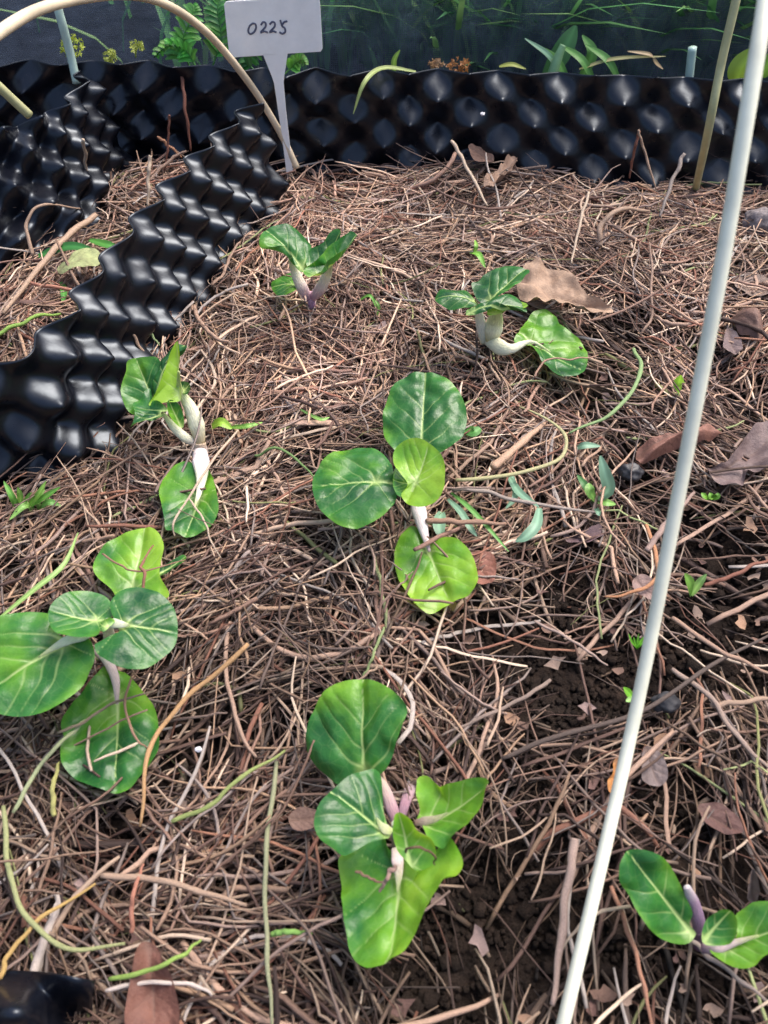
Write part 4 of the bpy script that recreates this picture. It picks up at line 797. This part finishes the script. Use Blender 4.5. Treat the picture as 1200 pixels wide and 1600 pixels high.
for lab, pts, w_, col in stems:
    P = [G(*p) for p in pts]; P3 = catmull(P, 30)
    P3 += np.array([[.0022 * noise.noise((k * .17, hash(lab[:9]) % 50 if False else len(lab), c * 5)) for c in range(3)] for k in range(30)])
    b0 = P3[0]; r = w_ / 2 / FPX * np.linalg.norm(np.mean(P, 0) - C0) * .84
    prof = np.full(30, r) * np.interp(np.linspace(0, 1, 30), [0, .06, .7, 1], [.8, 1, .85, .5]) * (1 + .04 * np.sin(np.arange(30) * .7 + len(lab)))
    for kn in (9, 20): prof[kn] *= 1.14
    o = rod('green_runner' if col in (GRN, YLG) else 'fallen_straw', list(P3), list(prof), M['straw'], n=30, sides=8, origin=b0, tint=col, flat=.8)
    o.location = tuple(map(float, b0)); tag(o, lab, 'stem')

# ------------------------------------------------------------ straw mulch
def world_path(px_list): return np.array([G(*c, 0)[:2] for c in px_list])
WALLS = []
for bp in (A_BASE, B_BASE, K_BASE):
    c = catmull([np.array([*G(*p, 0)[:2], 0]) for p in bp], 24)[:, :2]; WALLS += list(zip(c[:-1], c[1:]))
for bp in (A_BASE, B_BASE):
    c = catmull([np.array([*G(*p, 0)[:2], 0]) for p in (A_TOP if bp is A_BASE else B_TOP)], 3)
WA = np.array([w0 for w0, w1 in WALLS]); WB = np.array([w1 for w0, w1 in WALLS])
def crosses(a, b):
    """segment a-b against every wall segment"""
    d = b - a; e = WB - WA; den = d[0] * e[:, 1] - d[1] * e[:, 0]; den = np.where(abs(den) < 1e-12, 1e-12, den)
    f = WA - a; t = (f[:, 0] * e[:, 1] - f[:, 1] * e[:, 0]) / den; u = (f[:, 0] * d[1] - f[:, 1] * d[0]) / den
    return bool(np.any((t > -.06) & (t < 1.06) & (u > -.02) & (u < 1.02)))
PAL = np.array([(.36, .26, .20), (.26, .175, .14), (.52, .41, .32), (.155, .10, .085), (.30, .235, .21), (.075, .05, .045), (.40, .285, .20), (.66, .56, .46), (.22, .11, .08), (.25, .22, .21), (.22, .25, .11)])
PW = np.array([.17, .16, .10, .14, .12, .10, .08, .035, .06, .06, .012]); PW /= PW.sum()
def front_right(x, y):
    """sparser, darker straw towards the front and the right of the bed"""
    return min(1, max(0, (.78 - y) / .55 + .35 * x + .8 * noise.noise((x * 5, y * 5, 77))))
def make_straws(n, lr, rr, K=8, up=.08, thick=.016, wig=.5, dens=1.0, dark=1.0, zoff=0., bias=None):
    L_, R_, C_, F_ = [], [], [], []
    tries = 0
    while len(L_) < n and tries < n * 6:
        tries += 1
        x, y = random.uniform(-.62, .62), random.uniform(-.02, 1.0)
        px, py = PROJ((x, y, 0))
        if not (-170 < px < 1370 and py < 1780): continue
        bb = bare(x, y)
        if random.random() < min(1, bb * 1.5) * .97 * dens: continue
        if random.random() < (.10 + .42 * front_right(x, y) * (.35 + .65 * (px > 620))) * dens: continue
        if random.random() < 1.6 * max(0, noise.noise((x * 12, y * 12, 31)) - .02) * dens: continue
        l_ = random.uniform(*lr) * (1 if random.random() > .12 else 1.5); th = random.uniform(0, math.pi) if random.random() > .55 else random.gauss(2.2 + 4 * noise.noise((x * 4, y * 4, 21)), .35)
        d = np.array([math.cos(th), math.sin(th)]); a = np.array([x, y]) - d * l_ / 2; b = a + d * l_
        if b[1] > 1.0 or a[1] > 1.0: 
            if random.random() < .7: continue
        if crosses(a, b): continue
        curv = random.gauss(0, wig); kink = random.uniform(-1, 1) * (random.random() < .25); kk = random.randint(2, K - 3)
        t = np.linspace(0, 1, K); ang = th + curv * (t - .5) + kink * (np.arange(K) > kk)
        ang = ang + np.cumsum(rng.normal(0, .11, K))
        st = l_ / (K - 1); xs = a[0] + np.r_[0, np.cumsum(np.cos(ang[:-1]) * st)]; ys = a[1] + np.r_[0, np.cumsum(np.sin(ang[:-1]) * st)]
        g = np.array([gh(u_, v_) for u_, v_ in ((xs[0], ys[0]), (xs[K // 2], ys[K // 2]), (xs[-1], ys[-1]))])
        base = np.interp(t, [0, .5, 1], g)
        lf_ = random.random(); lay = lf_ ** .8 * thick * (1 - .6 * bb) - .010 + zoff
        tilt = random.gauss(0, .06) * l_
        if random.random() < up: tilt += random.choice((-1, 1)) * random.uniform(.15, .6) * l_ * .6; lay += abs(tilt) * .35
        zz = base + lay + tilt * (t - .5) + random.gauss(0, .03) * l_ * (4 * (t - .5) ** 2) + rng.normal(0, .0005, K)
        L_.append(np.stack([xs, ys, zz], -1))
        r = random.uniform(*rr) * (1 + .6 * (random.random() < .08)); R_.append(r * np.interp(t, [0, .1, .8, 1], [.85, 1, .9, .55]))
        c = PAL[rng.choice(len(PAL), p=PW)] * random.uniform(.75, 1.25) * dark
        c = c * np.array([1.0, .97, .93]) * (.72 + .75 * (.5 + noise.noise((x * 7, y * 7, 6)))); c = c * np.array([1.04, .975, .955]) * (1.0 - .42 * front_right(x, y)) * ((.30 + 1.05 * lf_) if thick > .01 else 1.05); C_.append(c); F_.append(random.choice((1, 1, .8, .35)))  # tint darkens with depth: rotted lower straw plus gap shade put into the colour
    return np.array(L_), np.array(R_), np.array(C_), np.array(F_)
def emit(name, L_, R_, C_, F_, sides, label):
    roll = rng.uniform(-.6, .6, len(L_)); v, q, uv = tubes(L_, R_, F_, sides, roll=roll)
    me = mesh_np(name, v, q); setuv(me, uv); setcol(me, 'tint', np.repeat(C_, L_.shape[1] * sides, axis=0))
    tag(link(name, me, M['straw']), label, 'mulch', kind='stuff')
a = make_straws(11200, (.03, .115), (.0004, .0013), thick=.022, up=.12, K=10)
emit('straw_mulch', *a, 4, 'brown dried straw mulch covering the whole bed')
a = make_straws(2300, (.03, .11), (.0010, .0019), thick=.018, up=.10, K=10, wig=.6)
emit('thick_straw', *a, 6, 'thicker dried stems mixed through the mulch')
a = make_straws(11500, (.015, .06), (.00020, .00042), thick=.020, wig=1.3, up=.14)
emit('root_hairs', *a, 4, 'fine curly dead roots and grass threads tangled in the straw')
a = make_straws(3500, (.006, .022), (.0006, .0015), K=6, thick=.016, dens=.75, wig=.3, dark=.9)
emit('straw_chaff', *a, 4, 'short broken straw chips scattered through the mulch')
# the largest top straws, each one an object where its look and place single it out
KINDS = [('thin pale tan straw', (.60, .47, .36), 'thin pale top straws', (.0008, .0012)),
         ('thick brown straw', (.36, .24, .18), 'thick brown top straws', (.0014, .0023)),
         ('slim reddish stalk', (.29, .14, .09), 'reddish top stalks', (.0008, .0013)),
         ('grey weathered stalk', (.37, .32, .29), 'grey top stalks', (.0011, .0018)),
         ('faded olive stalk', (.27, .31, .14), 'faded green top stalks', (.0009, .0014)),
         ('very thick fibrous tan stalk', (.42, .30, .22), 'thick fibrous top stalks', (.0015, .0021))]
MARKS = [((655, 745), 'the centre seedling'), ((610, 1290), 'the largest seedling'), ((130, 1030), 'the seedling at the left edge'), ((290, 690), 'the white-stemmed seedling'), ((480, 430), 'the furthest seedling'),
         ((800, 500), 'the seedling by the tan dead leaf'), ((1110, 1450), 'the seedling at the right edge'), ((600, 250), 'the middle of the back edging'), ((950, 270), 'the right part of back edging'), ((1070, 680), 'the red-brown curled leaf'),
         ((1000, 1000), 'the fine hair-leaved sprout'), ((240, 1560), 'the russet leaf'), ((450, 1000), 'the golden bent straw'), ((860, 1250), 'the pale rod, lower part'), ((1150, 1150), 'the lower right edge'), ((120, 380), 'the yellowing leaf behind the diagonal edging'), ((760, 1540), 'the bare soil at the bottom')]
used = set(); rest = []
for ki, (lab, col, grp, rr) in enumerate(KINDS):
    L_, R_, C_, F_ = make_straws([120, 80, 80, 80, 30, 8][ki], (.06, .13), rr, K=14, up=.12, thick=.006, wig=.9, dens=.8, zoff=.014)
    C_ = np.array(col) * rng.uniform(.8, 1.2, (len(L_), 1))
    for i in range(len(L_)):
        px, py = PROJ(L_[i, 7]); dd = [(math.hypot(px - a, (py - b)), (px - a, py - b), nm) for (a, b), nm in MARKS]; dist_, (dx, dy), nm = min(dd)
        where = ('right of' if dx > 0 else 'left of') if abs(dx) > abs(dy) else ('below' if dy > 0 else 'above')
        a0, a1 = PROJ(L_[i, 0]), PROJ(L_[i, -1]); sl_ = abs(a1[1] - a0[1]) / (abs(a1[0] - a0[0]) + 1)
        ori = 'lying level' if sl_ < .45 else ('running up and down' if sl_ > 2.2 else 'slanting')
        full = f'{lab} {ori} {where} {nm}'.replace('the seedling by the tan dead leaf', 'the seedling by the tan leaf').replace('the yellowing leaf behind the diagonal edging', 'the yellowing leaf')
        if full in used or len(full.split()) > 16 or not (0 < px < 1200 and 240 < py < 1600): rest.append((L_[i], R_[i], C_[i], F_[i])); continue
        used.add(full); b0 = L_[i, 0]; v, q, uv = tubes((L_[i] - b0)[None], R_[i][None], F_[i], 8)
        me = mesh_np('fallen_straw', v, q); setuv(me, uv + i * .77); setcol(me, 'tint', C_[i])
        o = link('fallen_straw', me, M['straw']); o.location = tuple(map(float, b0)); tag(o, full, 'straw', grp)
        if len(used) >= 235: used.add('x')
a = [np.array(z) for z in zip(*rest)]
emit('loose_straw', *a, 6, 'remaining loose straws on top of the mulch')

# ------------------------------------------------------------ leaf litter, crumbs, grit
def litter(n):
    V_, Q_, C_ = [], [], []
    while len(Q_) < n * 4:
        x, y = random.uniform(-.6, .6), random.uniform(0, .98); px, py = PROJ((x, y, 0))
        if not (-120 < px < 1320 and py < 1720): continue
        if px < 520 and random.random() < .6: continue
        s = random.uniform(.003, .009); a = random.uniform(0, 6.28)
        if crosses(np.array([x - s, y - s]), np.array([x + s, y + s])): continue
        z = gh(x, y) + random.uniform(-.008, .006); tx, ty = random.gauss(0, .3), random.gauss(0, .3); b0 = len(V_)
        col = random.choice([(.20, .12, .09), (.28, .20, .16), (.14, .08, .07), (.24, .17, .16), (.33, .20, .13)])
        for i in range(3):
            for j in range(3):
                cf = random.uniform(.25, .85) if (i != 1 and j != 1) else random.uniform(.8, 1.2); u, v = (i - 1) * s * cf, (j - 1) * s * .6 * cf
                X_, Y_ = u * math.cos(a) - v * math.sin(a), u * math.sin(a) + v * math.cos(a)
                V_.append((x + X_, y + Y_, z + tx * X_ + ty * Y_ + (random.uniform(-.15, .25) + (.3 if (i - 1) else 0)) * s)); C_.append(col)
        for i in range(2):
            for j in range(2): k = b0 + i * 3 + j; Q_.append((k, k + 1, k + 4, k + 3))
    me = mesh_np('leaf_litter', np.array(V_), np.array(Q_)); setcol(me, 'tint', np.array(C_)); setuv(me, np.array(V_)[:, :2] * 90)
    tag(link('leaf_litter', me, M['straw']), 'crumbled brown leaf litter between the straws', 'leaf litter', kind='stuff')
litter(520)
def crumbs(n):
    V_, Q_ = [], []
    cube = np.array([(x, y, z) for x in (-1, 1) for y in (-1, 1) for z in (-1, 1)], float); F = [(0, 1, 3, 2), (4, 6, 7, 5), (0, 4, 5, 1), (2, 3, 7, 6), (0, 2, 6, 4), (1, 5, 7, 3)]
    k = 0
    while k < n:
        a, b, r = random.choice(SPW); x, y = random.gauss(a, r * .8), random.gauss(b, r * .8)
        if y > .97: continue
        s = random.uniform(.0006, .0022) * (1 + 1.4 * (random.random() < .06)); z = gh(x, y) - .010 + s * .4 + .004 * abs(noise.noise((x * 38, y * 38, 8)))
        m = cube * rng.uniform(.55, 1.0, (8, 3)) * s; an = random.uniform(0, 3); c, s_ = math.cos(an), math.sin(an)
        m = m @ np.array([[c, -s_, 0], [s_, c, 0], [0, 0, 1]]); V_.append(m + (x, y, z)); Q_ += [tuple(8 * k + i for i in f) for f in F]; k += 1
    tag(link('soil_crumbs', mesh_np('soil_crumbs', np.vstack(V_), np.array(Q_)), M['soil']), 'dark crumbly soil in the bare patches', 'soil', kind='stuff')
crumbs(9000)
def lump(name, px, py, z, s, mat, label, cat, sq=.7):
    import bmesh
    bm = bmesh.new(); bmesh.ops.create_icosphere(bm, subdivisions=4, radius=1)
    for v in bm.verts:
        d = 1 + .28 * noise.noise(v.co * 1.5 + Vector((px, py, 0))) + .10 * noise.noise(v.co * 5); v.co = Vector((v.co.x * s * d, v.co.y * s * .8 * d, v.co.z * s * sq * d))
    me = bpy.data.meshes.new(name); bm.to_mesh(me); bm.free(); me.polygons.foreach_set('use_smooth', np.ones(len(me.polygons), bool))
    o = link(name, me, mat); o.location = tuple(map(float, G(px, py, z))); tag(o, label, cat)
lump('stone', 1188, 346, .006, .020, M['stone'], 'rough grey lump of soil at the upper right edge', 'stone')
lump('stone', 1040, 1098, .002, .009, mat_plain('dark_stone', (.03, .03, .035), .7), 'dark smooth pebble just right of the pale rod', 'stone')
lump('stone', 985, 738, .006, .010, mat_plain('charcoal', (.03, .03, .035), .5), 'black charcoal piece above the pointed-leaf weed', 'charcoal')
lump('grit', 310, 1171, .016, .0022, M['grit'], 'tiny white grain on the straw at lower left', 'grain')
lump('grit', 754, 178, .06, .0028, M['grit'], 'tiny white speck stuck on the back edging', 'grain')
bpy.data.objects['grit.001'].location = tuple(map(float, V(754, 178, .975)))
